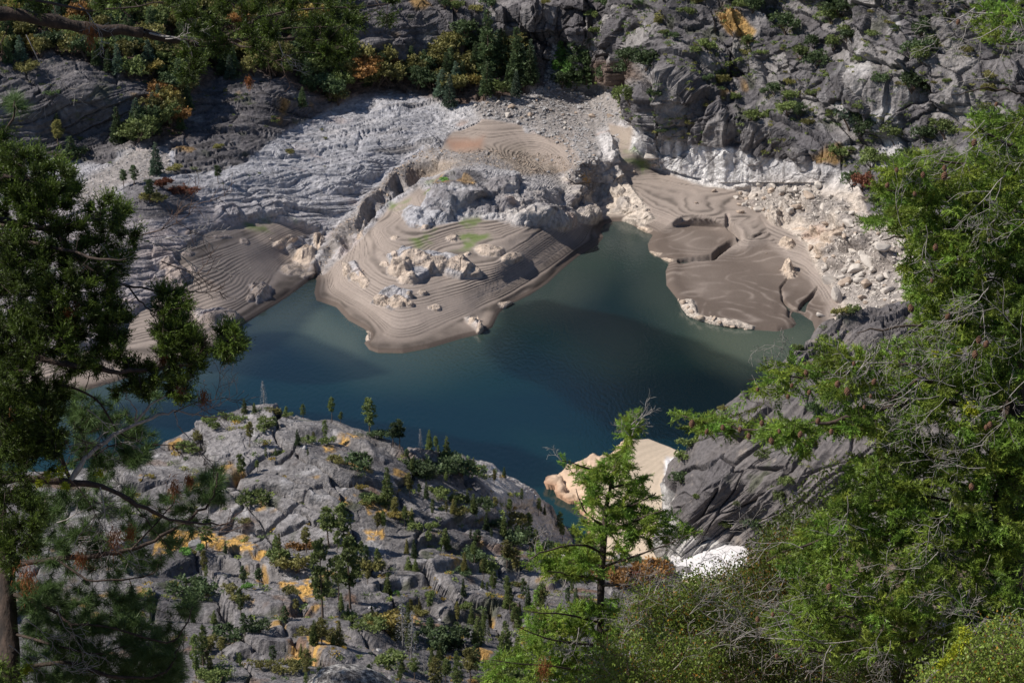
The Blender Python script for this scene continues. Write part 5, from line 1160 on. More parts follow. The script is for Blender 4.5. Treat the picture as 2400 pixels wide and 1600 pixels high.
def curve3(pts, n=4):
    """smooth polyline through image pixels at chosen camera distances (u, v, distance)"""
    P3 = np.array([at_dist(a, b, c) for a, b, c in pts]); m = len(P3)
    if m < 3: return P3
    out = []
    for i in range(m - 1):
        p0, p1, p2, p3 = P3[max(i - 1, 0)], P3[i], P3[i + 1], P3[min(i + 2, m - 1)]
        for t in np.linspace(0, 1, n, endpoint=False):
            out.append(.5 * ((2 * p1) + (-p0 + p2) * t + (2 * p0 - 5 * p1 + 4 * p2 - p3) * t * t + (-p0 + 3 * p1 - 3 * p2 + p3) * t ** 3))
    out.append(P3[-1])
    return np.array(out)
class Plant:
    def __init__(self, name, cat, label, group, bark, leaf, seed, dist, loc_uvd):
        self.root = bpy.data.objects.new(name, None); COL.objects.link(self.root); self.root.empty_display_size = .2
        self.base = at_dist(*loc_uvd); self.root.location = self.base
        tag(self.root, label, cat, group)
        self.bark, self.leaf, self.dist = bark, leaf, dist
        self.rng = np.random.default_rng(seed); self.r = random.Random(seed)
        self.pool = []; self.poolr = []; self.tw = Tubes(4); self.V = []; self.F = []; self.T = []; self.n = 0; self.vpl = None
    def limb(self, pts, r0, r1, name='limb', mat=None, k=7, wob=.012):
        c = curve3(pts); m = len(c)
        c = c + self.rng.normal(size=c.shape) * wob * np.linspace(.3, 1, m)[:, None]
        T = Tubes(k); rr = np.linspace(r0, r1, m) * (1 + .10 * self.rng.normal(size=m)); T.add(c - self.base, np.maximum(rr, .003))
        link(name, T.mesh(name, mat or self.bark), self.root)
        d = np.linalg.norm(np.diff(c, axis=0), axis=1); 
        for i in range(m - 1):
            for q in range(max(1, int(d[i] / .12))):
                t = q / max(1, int(d[i] / .12)); self.pool.append(c[i] * (1 - t) + c[i + 1] * t); self.poolr.append(rr[i])
        return c
    def twig(self, target, droop=.10, rmax=.012, maxlen=2.2):
        P3 = np.array(self.pool); d = np.linalg.norm(P3 - target, axis=1)
        i = int(np.argmin(d + np.where(d < .12, .4, 0))); a = P3[i]; L = d[i]
        if L > maxlen: return None
        r0 = min(rmax, .003 + .008 * L, self.poolr[i])
        mid = (a + target) / 2 + np.array([0, 0, droop * L]) + self.rng.normal(size=3) * .07 * L
        t = np.linspace(0, 1, 6)[:, None]
        c = (1 - t) ** 2 * a + 2 * t * (1 - t) * mid + t * t * target
        c[1:-1] += self.rng.normal(size=(4, 3)) * .015 * L
        self.tw.add(c - self.base, np.linspace(r0, .002, 6))
        for q in (.4, .6, .8, 1.0):
            self.pool.append(c[int(q * 5)]); self.poolr.append(.004)
        return c
    def put(self, v, f, tint):
        self.V.append(v - self.base); self.F.append(f + self.n); self.n += len(v); self.T.append(tint)
    def needles(self, o, d, L, W, tint, quad=False):
        v, f = (quad_leaves if quad else tri_leaves)(o, d, L, W, self.rng)
        k = 4 if quad else 3
        self.put(v, f, np.repeat(tint, k, 0) if np.ndim(tint) > 1 else np.repeat(np.asarray(tint)[:, None], k, 0) * np.ones(3))
    def finish(self, leafname='foliage', label=None):
        if self.tw.v: tag(link('twigs', self.tw.mesh('twigs', self.bark), self.root), kind='stuff')
        if self.V:
            me = mesh_np(leafname, np.concatenate(self.V), np.concatenate(self.F), self.leaf, False, np.concatenate(self.T))
            tag(link(leafname, me, self.root), kind='stuff')
    # ---- kinds of spray
    def spray_fir(self, c, n_side=12, sl=.17, nl=.040, nw=.0085, tint=1.0):
        rng = self.rng; t = np.linspace(.25, 1, n_side); idx = t * (len(c) - 1); i0 = np.clip(idx.astype(int), 0, len(c) - 2); fr = (idx - i0)[:, None]
        o = c[i0] * (1 - fr) + c[i0 + 1] * fr; dr = c[i0 + 1] - c[i0]; dr, s, u = frame_of(dr)
        sgn = np.where(np.arange(n_side) % 2, 1, -1)[:, None]
        d = dr * .75 + s * sgn * .75 + np.array([0, 0, -.05]) + rng.normal(size=(n_side, 3)) * .3
        d[-1] = dr[-1]; d /= np.linalg.norm(d, axis=1, keepdims=True)
        Ls = sl * rng.uniform(.55, 1.2, n_side) * (1.25 - .5 * t)
        m = 22
        q = np.tile(np.linspace(.05, 1, m), n_side); k = np.repeat(np.arange(n_side), m)
        oo = o[k] + d[k] * (Ls[k] * q)[:, None] + np.array([0, 0, -.25]) * ((Ls[k] * q) ** 2)[:, None]
        dd = d[k] * .75 + rng.normal(size=(len(k), 3)) * .62
        tt = tint * (1 + rng.uniform(-.35, .35, n_side))[k] * (1 + .25 * q) * rng.uniform(.8, 1.2, len(k))
        col = np.stack([tt * rng.uniform(.85, 1.25), tt, tt], 1)
        self.needles(oo, dd, nl * rng.uniform(.7, 1.25, len(k)), nw, col)
    def spray_pine(self, p, dirv, nl=.15, n=85, tint=1.0):
        rng = self.rng
        o = p + rng.normal(size=(n, 3)) * .012 - dirv * rng.uniform(0, .07, n)[:, None]
        d = rng.normal(size=(n, 3)); d /= np.linalg.norm(d, axis=1, keepdims=True); d = d + dirv * .65
        t = tint * rng.uniform(.6, 1.35, n)
        self.needles(o, d, nl * rng.uniform(.7, 1.1, n), .0062, np.stack([t, t, t], 1))
    def spray_cedar(self, p, dirv, size=.15, n=16, tint=1.0):
        rng = self.rng
        d = rng.normal(size=(n, 3)); d /= np.linalg.norm(d, axis=1, keepdims=True)
        d = d * .8 + dirv * .8 + np.array([0, 0, .15]); d /= np.linalg.norm(d, axis=1, keepdims=True)
        L = size * rng.uniform(.5, 1.15, n); m = 17
        q = np.tile(np.linspace(.15, 1, m), n); k = np.repeat(np.arange(n), m)
        oo = p + d[k] * (L[k] * q)[:, None] + np.array([0, 0, .3]) * ((L[k] * q) ** 2 / size)[:, None] + rng.normal(size=(len(k), 3)) * .010
        dd = d[k] + rng.normal(size=(len(k), 3)) * .45 + np.array([0, 0, .2])
        t = tint * (1 + rng.uniform(-.3, .3, n))[k] * (.30 + 1.15 * q * q) * rng.uniform(.85, 1.15, len(k))  # sunlit tips and shaded inside of each spray painted into the tint
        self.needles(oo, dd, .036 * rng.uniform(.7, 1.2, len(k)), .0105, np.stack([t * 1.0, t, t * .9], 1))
    def spray_leaves(self, c, n=26, spread=.10, L=.026, W=.017, tint=1.0, warm=.12):
        rng = self.rng; k = rng.integers(1, len(c), n)
        o = c[k] + rng.normal(size=(n, 3)) * spread
        d = rng.normal(size=(n, 3)) + np.array([0, 0, .8])
        t = (tint * rng.uniform(.6, 1.35, n))[:, None] * np.ones(3)
        w = rng.random(n) < warm; t[w] *= np.array([1.9, .75, .6])
        self.needles(o, d, L * rng.uniform(.7, 1.3, n), W, t, quad=True)
    def targets(self, poly, n, dd=(-1.2, 1.2), dist=None):
        xs = [p[0] for p in poly]; ys = [p[1] for p in poly]; out = []
        while len(out) < n:
            u, v = self.r.uniform(min(xs), max(xs)), self.r.uniform(min(ys), max(ys))
            if inside(poly, u, v): out.append(at_dist(u, v, (dist or self.dist) + self.r.uniform(*dd)))
        return out
    def dead(self, u, v, d, ang, L, seed, forks=4, name='dead_branch', mat=None, r=.007):
        """bare forked branch; ang in degrees on the picture plane (0 = right, 90 = up)"""
        rr = random.Random(seed); T = Tubes(4)
        def grow(p, a, L, r, lev):
            c = [p]; aa = a
            n = 5
            for i in range(n):
                aa += rr.uniform(-.28, .28)
                p = p + np.array([math.cos(aa), rr.uniform(-.4, .4), math.sin(aa)]) * L / n
                c.append(p)
                if lev < 2 and i > 0:
                    for _ in range(1 if rr.random() < .75 else 2): grow(p, aa + rr.choice([-1, 1]) * rr.uniform(.4, 1.0), L * rr.uniform(.3, .6), r * .55, lev + 1)
            T.add(np.array(c) - self.base, np.linspace(r, max(.0022, r * .3), n + 1))
        grow(at_dist(u, v, d), rad(ang), L, r, 0)
        return link(name, T.mesh(name, mat or M_barkG), self.root)
def dirs_of(c):
    d = c[-1] - c[-3]; return d / max(1e-6, np.linalg.norm(d))
CONE = None
def cone_mesh():
    rng = np.random.default_rng(9); v = []; f = []; n = 0
    for i in range(9):
        h = i / 8; r = .030 * math.sin(math.pi * (.12 + .80 * h)) + .004
        for j in range(7):
            a = j / 7 * 6.283 + i * .55; ca, sa = math.cos(a), math.sin(a)
            p = np.array([ca * r, sa * r, -.085 * h]); t = np.array([-sa, ca, 0]) * .013
            tip = np.array([ca * (r + .010), sa * (r + .010), -.085 * h - .016]); inn = np.array([ca * r * .3, sa * r * .3, -.085 * h + .006])
            v += [p - t, p + t, tip, inn]; f += [[n, n + 1, n + 2], [n, n + 3, n + 1], [n, n + 2, n + 3], [n + 1, n + 3, n + 2]]; n += 4
    return mesh_np('cone', np.array(v), np.array(f), M_cone, False)
CONE = cone_mesh()
def brown_spray(pl, u, v, d, size, down=True):
    """withered spray hanging in the green"""
    rng = np.random.default_rng(int(u * 7 + v)); p = at_dist(u, v, d); n = int(300 * size / .12)
    o = p + rng.normal(size=(n, 3)) * np.array([.35, .35, .6]) * size; dd = rng.normal(size=(n, 3)) * .5 + np.array([0, 0, -1.0])
    vv, ff = tri_leaves(o - pl.base, dd, .06, .008, rng); t = np.repeat(rng.uniform(.6, 1.4, n), 3)
    tag(link('withered_spray', mesh_np('withered_spray', vv, ff, M_brownN, False, np.stack([t, t, t], 1)), pl.root, None), 'rust-brown withered spray', kind='stuff')
def moss(pl, pts, name='lichen_tuft'):
    for (u, v, d, s) in pts:
        rng = np.random.default_rng(int(u + v * 3)); p = at_dist(u, v, d); n = 160
        o = p + rng.normal(size=(n, 3)) * s * .5; vv, ff = tri_leaves(o - pl.base, rng.normal(size=(n, 3)), .03, .014, rng); t = np.repeat(rng.uniform(.6, 1.3, n), 3)
        tag(link(name, mesh_np(name, vv, ff, M_moss, False, np.stack([t, t, t], 1)), pl.root), kind='stuff')

# ---------------------------------------------------------------- incense cedar, left: trunk out of frame, boughs across the corner
ced = Plant('cedar_tree', 'tree', 'cedar with bright scaly tips whose boughs fill the left edge and top left corner', 'trees framing the view', M_barkD, M_cedar, 31, 26, (-230, 1900, 27))
ced.limb([(-230, 1900, 27), (-190, 1500, 27), (-160, 1100, 26.8), (-150, 700, 26.5), (-150, 200, 26), (-150, -300, 25.6)], .26, .13, 'trunk', M_barkD, 12, .03)
ced.limb([(-150, 0, 26), (-60, 22, 26), (60, 38, 26), (200, 65, 26), (330, 76, 26.1)], .085, .055, k=9)
ced.limb([(330, 76, 26.1), (430, 99, 26.3), (520, 96, 26.5), (600, 88, 26.7), (700, 93, 26.9), (800, 84, 27.2)], .045, .008)
ced.limb([(430, 99, 26.3), (520, 80, 26.2), (600, 42, 26), (700, 24, 26), (790, 18, 26), (890, 8, 26.2)], .02, .005)
ced.limb([(520, 94, 26.5), (590, 110, 26.3), (640, 70, 26), (760, 66, 26), (800, 110, 26)], .013, .004)
ced.limb([(330, 76, 26.1), (420, 92, 26), (445, 130, 26)], .015, .004, mat=M_barkG)
ced.limb([(-20, -20, 26), (120, 10, 25.6), (240, 25, 25.5), (380, 5, 25.5)], .02, .006)
ced.limb([(-150, 480, 26.5), (67, 522, 26), (133, 543, 26), (187, 603, 25.8), (244, 636, 25.8), (290, 656, 25.8), (367, 667, 25.8), (457, 670, 26)], .040, .005)
ced.limb([(290, 656, 25.8), (320, 690, 25.6), (347, 713, 25.5), (356, 742, 25.4)], .012, .004)
ced.limb([(-150, 560, 26.5), (0, 560, 26), (90, 560, 25.6), (200, 590, 25.2), (290, 596, 25)], .032, .008)
ced.limb([(-150, 800, 26.5), (-20, 848, 26), (67, 817, 25.8), (127, 830, 25.6), (250, 850, 25.5), (340, 850, 25.5), (434, 833, 25.6), (500, 797, 25.6), (525, 780, 25.6)], .045, .006)
ced.limb([(-150, 880, 26.5), (0, 863, 26), (50, 890, 26), (100, 973, 26), (135, 1035, 26), (160, 1100, 26)], .05, .022)
ced.limb([(133, 880, 26), (217, 913, 26), (273, 990, 26), (334, 1024, 26)], .016, .004)
ced.limb([(-150, 1120, 26.5), (0, 1102, 26), (67, 1100, 25.8), (160, 1108, 25.8), (234, 1118, 25.8), (317, 1158, 25.8), (390, 1192, 26), (470, 1200, 26), (534, 1208, 26.2)], .055, .005)
ced.limb([(300, 1150, 25.8), (350, 1210, 25.8), (404, 1275, 26)], .009, .003)
ced.limb([(160, 1108, 25.8), (190, 1060, 25.8), (217, 1033, 25.8), (277, 990, 25.8), (350, 960, 25.8), (400, 947, 25.8), (470, 955, 25.8), (534, 953, 25.9)], .032, .004, mat=M_barkG)
ced.limb([(310, 970, 25.8), (347, 930, 25.7), (397, 900, 25.7), (440, 870, 25.7)], .014, .003, mat=M_barkG)
ced.limb([(310, 970, 25.8), (312, 940, 25.7), (295, 915, 25.7), (285, 895, 25.7)], .010, .003, mat=M_barkG)
ced.limb([(400, 947, 25.8), (415, 985, 25.7), (435, 1005, 25.7), (440, 1018, 25.7)], .009, .003, mat=M_barkG)
ced.limb([(-150, 380, 26.5), (0, 400, 26), (80, 420, 25.7), (130, 430, 25.6)], .03, .008)
ced.limb([(-150, 470, 26.5), (20, 520, 26), (130, 520, 25.7), (230, 500, 25.5)], .03, .006)
CEDAR = [([(-30, 300), (40, 340), (150, 480), (170, 700), (130, 1100), (-30, 1100)], 110, .8), ([(330, -20), (905, -20), (912, 38), (870, 60), (800, 58), (790, 132), (745, 130), (700, 115), (650, 130), (600, 150), (560, 118), (480, 128), (470, 90), (400, 60)], 62, .8),
         ([(415, 130), (460, 120), (465, 160), (445, 195), (425, 180)], 6, .9), ([(745, 80), (800, 60), (795, 120), (775, 155), (750, 130)], 9, 1.0), ([(-20, -20), (330, -20), (330, 8), (120, 22), (-20, 8)], 14, 1.1),
         ([(-30, 350), (60, 350), (140, 378), (182, 432), (160, 480), (100, 500), (-30, 500)], 60, 1.0), ([(205, 480), (250, 460), (290, 480), (280, 520), (225, 525)], 11, 1.1),
         ([(150, 520), (240, 505), (318, 535), (312, 600), (250, 640), (275, 690), (300, 760), (260, 850), (160, 860), (100, 720), (120, 600)], 100, .95), ([(-30, 520), (150, 520), (120, 640), (140, 800), (-30, 900)], 75, .75),
         ([(360, 672), (425, 665), (428, 738), (370, 735)], 14, 1.0), ([(360, 740), (425, 735), (462, 800), (458, 862), (400, 870), (365, 830)], 34, 1.0), ([(497, 775), (520, 753), (555, 763), (550, 805), (525, 835), (492, 812)], 15, 1.25),
         ([(385, 872), (440, 880), (432, 915), (395, 908)], 7, 1.0), ([(280, 840), (370, 850), (340, 905), (270, 900)], 16, .8), ([(-30, 880), (150, 880), (130, 1040), (-30, 1090)], 60, .8), ([(-30, 1090), (65, 1112), (100, 1190), (62, 1290), (-30, 1330)], 40, .9), ([(-30, 1500), (30, 1530), (45, 1600), (-30, 1600)], 8, 1.4)]
for poly, n, tn in CEDAR:
    for p in ced.targets(poly, int(n * 1.75), (-.8, .8)):
        c = ced.twig(p, .05)
        if c is None: continue
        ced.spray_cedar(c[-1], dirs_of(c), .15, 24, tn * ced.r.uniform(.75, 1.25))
for k, (u, v, a, L) in enumerate([(300, 549, 5, .85), (330, 552, -25, .7), (370, 600, -20, .5), (380, 548, 25, .4), (450, 670, -10, .25), (440, 955, 35, .55), (400, 947, 20, .6), (290, 900, 110, .35), (400, 1200, -10, .6), (230, 560, -60, .4), (100, 960, -50, .5), (60, 80, -50, .7), (20, 60, -100, .5), (380, 90, 20, .3), (560, 90, -30, .5), (640, 95, -70, .35), (350, 1020, -20, .5), (250, 990, 200, .35), (160, 1100, -70, .8), (230, 1118, -80, .7), (430, 830, 10, .3), (200, 940, -30, .5), (300, 40, 150, .4), (180, 10, -60, .4)]):
    ced.dead(u, v, 25.6, a, L, 500 + k, mat=M_barkG if k % 2 else M_barkR)
for u, v, s in [(208, 78, .10), (572, 186, .06), (165, 722, .14), (400, 1118, .09), (435, 1100, .06), (265, 1238, .12), (300, 1222, .07), (186, 1282, .09), (62, 1325, .15), (410, 905, .08), (468, 915, .10), (375, 830, .07), (30, 950, .06)]:
    brown_spray(ced, u, v, 25.7, s)
moss(ced, [(140, 1082, 25.6, .06), (110, 1092, 25.6, .05), (230, 1086, 25.6, .04), (90, 1110, 25.6, .04), (150, 1115, 25.5, .04)])
ced.finish('scale_foliage')
print('cedar', ced.n, round(time.time() - _t0, 1))

# ---------------------------------------------------------------- ponderosa, lower left
pin = Plant('pine_tree', 'tree', 'long-needled pine with dark trunk filling the bottom left corner', 'trees framing the view', M_barkD, M_pineN, 32, 28, (20, 1900, 28))
pin.limb([(30, 1900, 28), (22, 1568, 28), (14, 1300, 28), (-10, 1150, 28), (-60, 800, 28), (-70, 300, 28), (-60, 250, 28)], .15, .05, 'trunk', M_barkD, 11, .02)
pin.limb([(14, 1300, 28), (130, 1283, 27.6), (250, 1272, 27.4), (300, 1262, 27.4), (370, 1232, 27.4), (440, 1190, 27.4), (490, 1140, 27.4), (498, 1090, 27.4)], .035, .008)
pin.limb([(20, 1360, 28), (110, 1395, 27.6), (157, 1432, 27.5), (195, 1485, 27.4)], .03, .008)
pin.limb([(25, 1540, 28), (150, 1520, 27.6), (250, 1550, 27.4), (350, 1555, 27.4), (398, 1520, 27.4), (408, 1478, 27.4)], .028, .007)
pin.limb([(157, 1432, 27.5), (260, 1440, 27.4), (380, 1475, 27.3), (425, 1440, 27.3), (440, 1395, 27.3)], .016, .006)
pin.limb([(130, 1283, 27.6), (200, 1330, 27.4), (280, 1330, 27.4), (340, 1322, 27.4), (368, 1290, 27.4), (370, 1270, 27.4)], .014, .005)
pin.limb([(300, 1262, 27.4), (360, 1200, 27.2), (400, 1150, 27.2)], .012, .005)
pin.limb([(-10, 1150, 28), (100, 1090, 27.8), (220, 1040, 27.6), (320, 1000, 27.6)], .022, .006)
pin.limb([(-60, 420, 28), (0, 320, 27.8), (28, 270, 27.6), (34, 235, 27.5)], .02, .008)
pin.limb([(22, 1450, 28), (120, 1480, 27.5), (220, 1500, 27.4), (300, 1480, 27.4)], .018, .006)
PINE = [([(-30, 880), (330, 900), (360, 1010), (330, 1100), (-30, 1130)], 34), ([(420, 1080), (510, 1075), (520, 1170), (440, 1230)], 9), ([(60, 1110), (240, 1095), (330, 1140), (400, 1130), (440, 1180), (420, 1240), (380, 1290), (330, 1335), (200, 1340), (60, 1290)], 80), ([(460, 1090), (515, 1070), (520, 1120), (495, 1160), (455, 1150)], 7),
        ([(30, 1330), (250, 1360), (360, 1375), (340, 1420), (200, 1450), (60, 1420)], 55), ([(400, 1375), (455, 1370), (465, 1410), (420, 1430)], 6), ([(370, 1440), (420, 1440), (420, 1568), (360, 1580)], 18),
        ([(50, 1430), (370, 1430), (360, 1580), (50, 1590)], 95), ([(150, 940), (330, 960), (365, 1010), (330, 1070), (200, 1085)], 34), ([(345, 880), (375, 880), (375, 915), (345, 915)], 2), ([(10, 215), (60, 210), (60, 260), (15, 280)], 4), ([(-20, 330), (50, 340), (40, 420), (-20, 430)], 6), ([(-20, 560), (120, 540), (150, 640), (-20, 680)], 10), ([(-20, 680), (160, 700), (200, 830), (-20, 860)], 12)]
for poly, n in PINE:
    for p in pin.targets(poly, int(n * 2.6), (-.7, .7)):
        c = pin.twig(p, -.12, .009)
        if c is None: continue
        pin.spray_pine(c[-1], dirs_of(c), .16, 90, 1.0)
        if pin.r.random() < .4: pin.spray_pine(c[3], dirs_of(c), .13, 50, .9)
for k, (u, v, a, L) in enumerate([(130, 1390, -80, .6), (300, 1262, -60, .3), (60, 1420, -60, .4), (170, 1250, 60, .5), (90, 1500, -40, .5), (20, 1480, -60, .45), (240, 1560, -70, .4), (130, 1200, 30, .6)]):
    pin.dead(u, v, 27.2, a, L, 560 + k)
moss(pin, [(65, 1532, 27.3, .05), (55, 1540, 27.3, .04)])
pin.finish('long_needles')
print('pine', pin.n, round(time.time() - _t0, 1))

# ---------------------------------------------------------------- douglas fir, right
fir = Plant('fir_tree', 'tree', 'large green fir with hanging cones and silver dead twigs filling the right side', 'trees framing the view', M_barkD, M_firN, 33, 26, (2330, 1900, 26.5))
fir.limb([(2330, 1900, 26.5), (2322, 1400, 26.4), (2315, 1150, 26.4), (2325, 900, 26.4), (2370, 600, 26.3), (2400, 200, 26.2), (2420, -200, 26)], .20, .12, 'trunk', M_barkD, 12, .02)
FL = [([(2320, 873, 26.4), (2260, 868, 26), (2192, 900, 25.6), (2119, 868, 25.2), (2069, 900, 25), (2019, 940, 25), (1952, 982, 25)], .035, .006), ([(2320, 850, 26.4), (2256, 843, 26), (2169, 843, 25.8), (2085, 837, 25.6), (1968, 852, 25.5), (1852, 860, 25.5), (1720, 872, 25.6)], .032, .005),
      ([(2318, 960, 26.4), (2150, 920, 25.8), (1989, 948, 25.4), (1902, 970, 25.3), (1835, 977, 25.3), (1702, 984, 25.3), (1600, 965, 25.4), (1565, 962, 25.4)], .035, .004), ([(2345, 760, 26.3), (2185, 747, 26), (2052, 753, 25.8), (1968, 767, 25.8)], .03, .004),
      ([(2370, 560, 26.3), (2180, 525, 26), (2089, 540, 25.8), (2025, 553, 25.8)], .03, .006), ([(2375, 500, 26.3), (2250, 470, 26), (2100, 440, 25.7), (2010, 430, 25.6)], .025, .005), ([(2380, 420, 26.3), (2300, 390, 26), (2180, 370, 25.7), (2080, 380, 25.6)], .022, .005),
      ([(2400, 215, 26.2), (2352, 212, 26), (2270, 200, 25.8), (2182, 212, 25.7)], .018, .004), ([(2390, 350, 26.3), (2340, 338, 26), (2252, 297, 25.8), (2230, 280, 25.7)], .022, .005), ([(2360, 650, 26.3), (2250, 640, 25.8), (2130, 620, 25.5), (2080, 640, 25.4)], .025, .005),
      ([(2316, 1050, 26.4), (2200, 1060, 26), (2100, 1046, 25.7), (1980, 1060, 25.5)], .03, .006), ([(2316, 1150, 26.4), (2200, 1150, 26), (2050, 1140, 25.6), (1900, 1180, 25.4)], .03, .005), ([(2318, 1240, 26.4), (2200, 1250, 26), (2000, 1240, 25.4), (1850, 1250, 25.2), (1760, 1290, 25.2)], .03, .005),
      ([(2320, 1330, 26.4), (2239, 1345, 26), (2185, 1389, 25.6), (2085, 1432, 25.3), (1900, 1420, 25.1), (1770, 1400, 25.1)], .035, .005), ([(2320, 1420, 26.4), (2200, 1440, 25.8), (2050, 1480, 25.4), (1900, 1500, 25.2), (1800, 1490, 25.2)], .03, .005), ([(2316, 1100, 26.4), (2352, 1080, 25.6), (2400, 1050, 25)], .03, .01),
      ([(2318, 1300, 26.4), (2380, 1280, 25.6), (2440, 1260, 25)], .03, .01), ([(2330, 820, 26.4), (2400, 780, 25.8)], .03, .01), ([(2400, 60, 26), (2330, 40, 25.8), (2250, 30, 25.7), (2205, 15, 25.7)], .012, .003), ([(2400, 100, 26), (2300, 100, 25.8), (2280, 60, 25.7)], .01, .003)]
for pts, a, b_ in FL: fir.limb(pts, a, b_, wob=.02)
FIRR = [([(2352, 240), (2300, 260), (2240, 262), (2230, 310), (2270, 340), (2400, 350), (2400, 240)], 26), ([(2400, 340), (2180, 345), (2080, 350), (2020, 388), (2010, 440), (2075, 475), (2000, 482), (1990, 512), (2060, 538), (2100, 565), (2400, 560)], 170), ([(2100, 560), (2070, 640), (2085, 700), (2110, 775), (2400, 780), (2400, 555)], 150),
        ([(2110, 770), (2010, 800), (1900, 785), (1860, 805), (1800, 825), (1700, 868), (1695, 892), (1760, 905), (1850, 915), (1980, 905), (2100, 935), (2200, 1000), (2400, 1000), (2400, 765)], 175), ([(1562, 950), (1620, 945), (1700, 965), (1850, 970), (1990, 935), (2110, 950), (2120, 1010), (1960, 1000), (1850, 1000), (1815, 1020), (1700, 1000), (1600, 985), (1568, 982)], 62),
        ([(1970, 1045), (2110, 1000), (2400, 985), (2400, 1240), (1790, 1260), (1860, 1200), (1900, 1165)], 240), ([(1790, 1260), (2400, 1240), (2400, 1450), (2200, 1480), (1950, 1530), (1790, 1500), (1745, 1430), (1840, 1350), (1740, 1295)], 250), ([(2215, 0), (2352, 0), (2352, 120), (2290, 110), (2250, 60)], 13), ([(1810, 985), (1870, 985), (1850, 1060), (1820, 1050)], 5)]
for poly, n in FIRR:
    for p in fir.targets(poly, int(n * 1.75), (-1.3, 1.0)):
        c = fir.twig(p, -.05)
        if c is None: continue
        fir.spray_fir(c, 14, .17, .044, .0115, fir.r.uniform(.6, 1.3))
rd = random.Random(77)
for k in range(64):
    poly = FIRR[rd.choice([0, 1, 2, 3, 3, 5, 5, 6, 6, 7])][0]; q = fir.targets(poly, 1)[0]
    u = CW / 2 + F * q[0] / (q[1] * CP - (q[2] - EYE) * SP); v = CH / 2 - F * (q[1] * SP + (q[2] - EYE) * CP) / (q[1] * CP - (q[2] - EYE) * SP)
    fir.dead(u, v, 24.3 + rd.uniform(0, .7), rd.choice([150, 190, 210, 240, 260, 280]) + rd.uniform(-20, 20), rd.uniform(.25, .6), 600 + k, r=rd.uniform(.003, .0055))
for k, (u, v, a, L) in enumerate([(2125, 868, 230, .55), (2119, 868, 140, .5), (2110, 870, 260, .5), (2225, 815, 190, .6), (2060, 835, 160, .5), (2020, 790, 240, .4), (1970, 860, 60, .35), (2280, 30, 200, .4), (2340, 60, 250, .6), (1900, 1470, 175, .9), (2000, 1470, 185, .8), (2230, 1350, 250, .5)]):
    fir.dead(u, v, 24.8, a, L, 700 + k, r=.008)
CN = [(2169, 380), (2172, 395), (2202, 45), (1700, 980), (1750, 965), (1790, 985), (1625, 985), (1590, 965), (1850, 850), (1810, 905), (1925, 875), (1945, 890), (1880, 960), (2000, 905), (1770, 1005), (1985, 930), (2250, 772), (2268, 783), (2240, 805), (2275, 968), (2265, 975), (2230, 1110), (1905, 1340), (1740, 1415), (1775, 1405), (1785, 1500), (2040, 420), (2100, 440),
      (2290, 235), (2240, 320), (2060, 385), (2120, 395), (2150, 560), (2180, 720), (1740, 890), (1820, 880), (1860, 895), (1960, 830), (2010, 870), (1660, 975), (1720, 995), (1840, 990), (1910, 985), (2090, 700), (2140, 640)]
for u, v in CN:
    o = link('cone', CONE, fir.root); o.location = at_dist(u, v, 24.4) - fir.base; o.rotation_euler = (rd.uniform(-.3, .3), rd.uniform(-.3, .3), rd.uniform(0, 6)); s = rd.uniform(.45, .85); o.scale = (s, s, s)
moss(fir, [(2225, 935, 24.8, .07), (2240, 948, 24.8, .04), (2150, 815, 24.8, .04), (2200, 812, 24.8, .04)])
fir.finish('short_needles')
print('fir', fir.n, round(time.time() - _t0, 1))

# ---------------------------------------------------------------- the small fir standing before the cove
sm = Plant('fir_tree', 'tree', 'slender young fir in front of the mud cove, its grey tip against the water', 'trees framing the view', M_barkD, M_firN, 34, 34, (1376, 1760, 34))
sm.limb([(1374, 1760, 34), (1378, 1568, 34), (1380, 1350, 34), (1390, 1200, 34), (1408, 1090, 34), (1438, 1000, 34), (1455, 945, 34)], .075, .008, 'trunk', M_barkD, 9, .01)
SML = [[(1455, 960, 34), (1462, 990, 33.8)], [(1408, 1090, 34), (1350, 1075, 33.8), (1283, 1055, 33.6)], [(1402, 1120, 34), (1450, 1110, 33.8), (1482, 1090, 33.7)], [(1395, 1165, 34), (1450, 1160, 33.7), (1508, 1130, 33.6)], [(1390, 1210, 34), (1340, 1170, 33.8), (1325, 1120, 33.7)], [(1388, 1225, 34), (1470, 1190, 33.6), (1532, 1168, 33.5)],
       [(1386, 1300, 34), (1450, 1280, 33.6), (1530, 1250, 33.4), (1600, 1218, 33.4)], [(1384, 1270, 34), (1330, 1250, 33.6), (1240, 1270, 33.3), (1205, 1300, 33.2)], [(1380, 1330, 34), (1320, 1320, 33.5), (1260, 1310, 33.2)], [(1380, 1345, 34), (1440, 1340, 33.5), (1500, 1330, 33.3)], [(1378, 1430, 34), (1300, 1410, 33.3), (1200, 1405, 33)],
       [(1378, 1480, 34), (1280, 1470, 33.3), (1190, 1440, 33)], [(1378, 1540, 34), (1270, 1530, 33.2), (1130, 1515, 32.8)], [(1378, 1450, 34), (1430, 1440, 33.4), (1490, 1430, 33.2)], [(1378, 1600, 34), (1250, 1590, 33.2), (1110, 1580, 32.8)]]
for l_ in SML: sm.limb(l_, .02, .005, wob=.01)
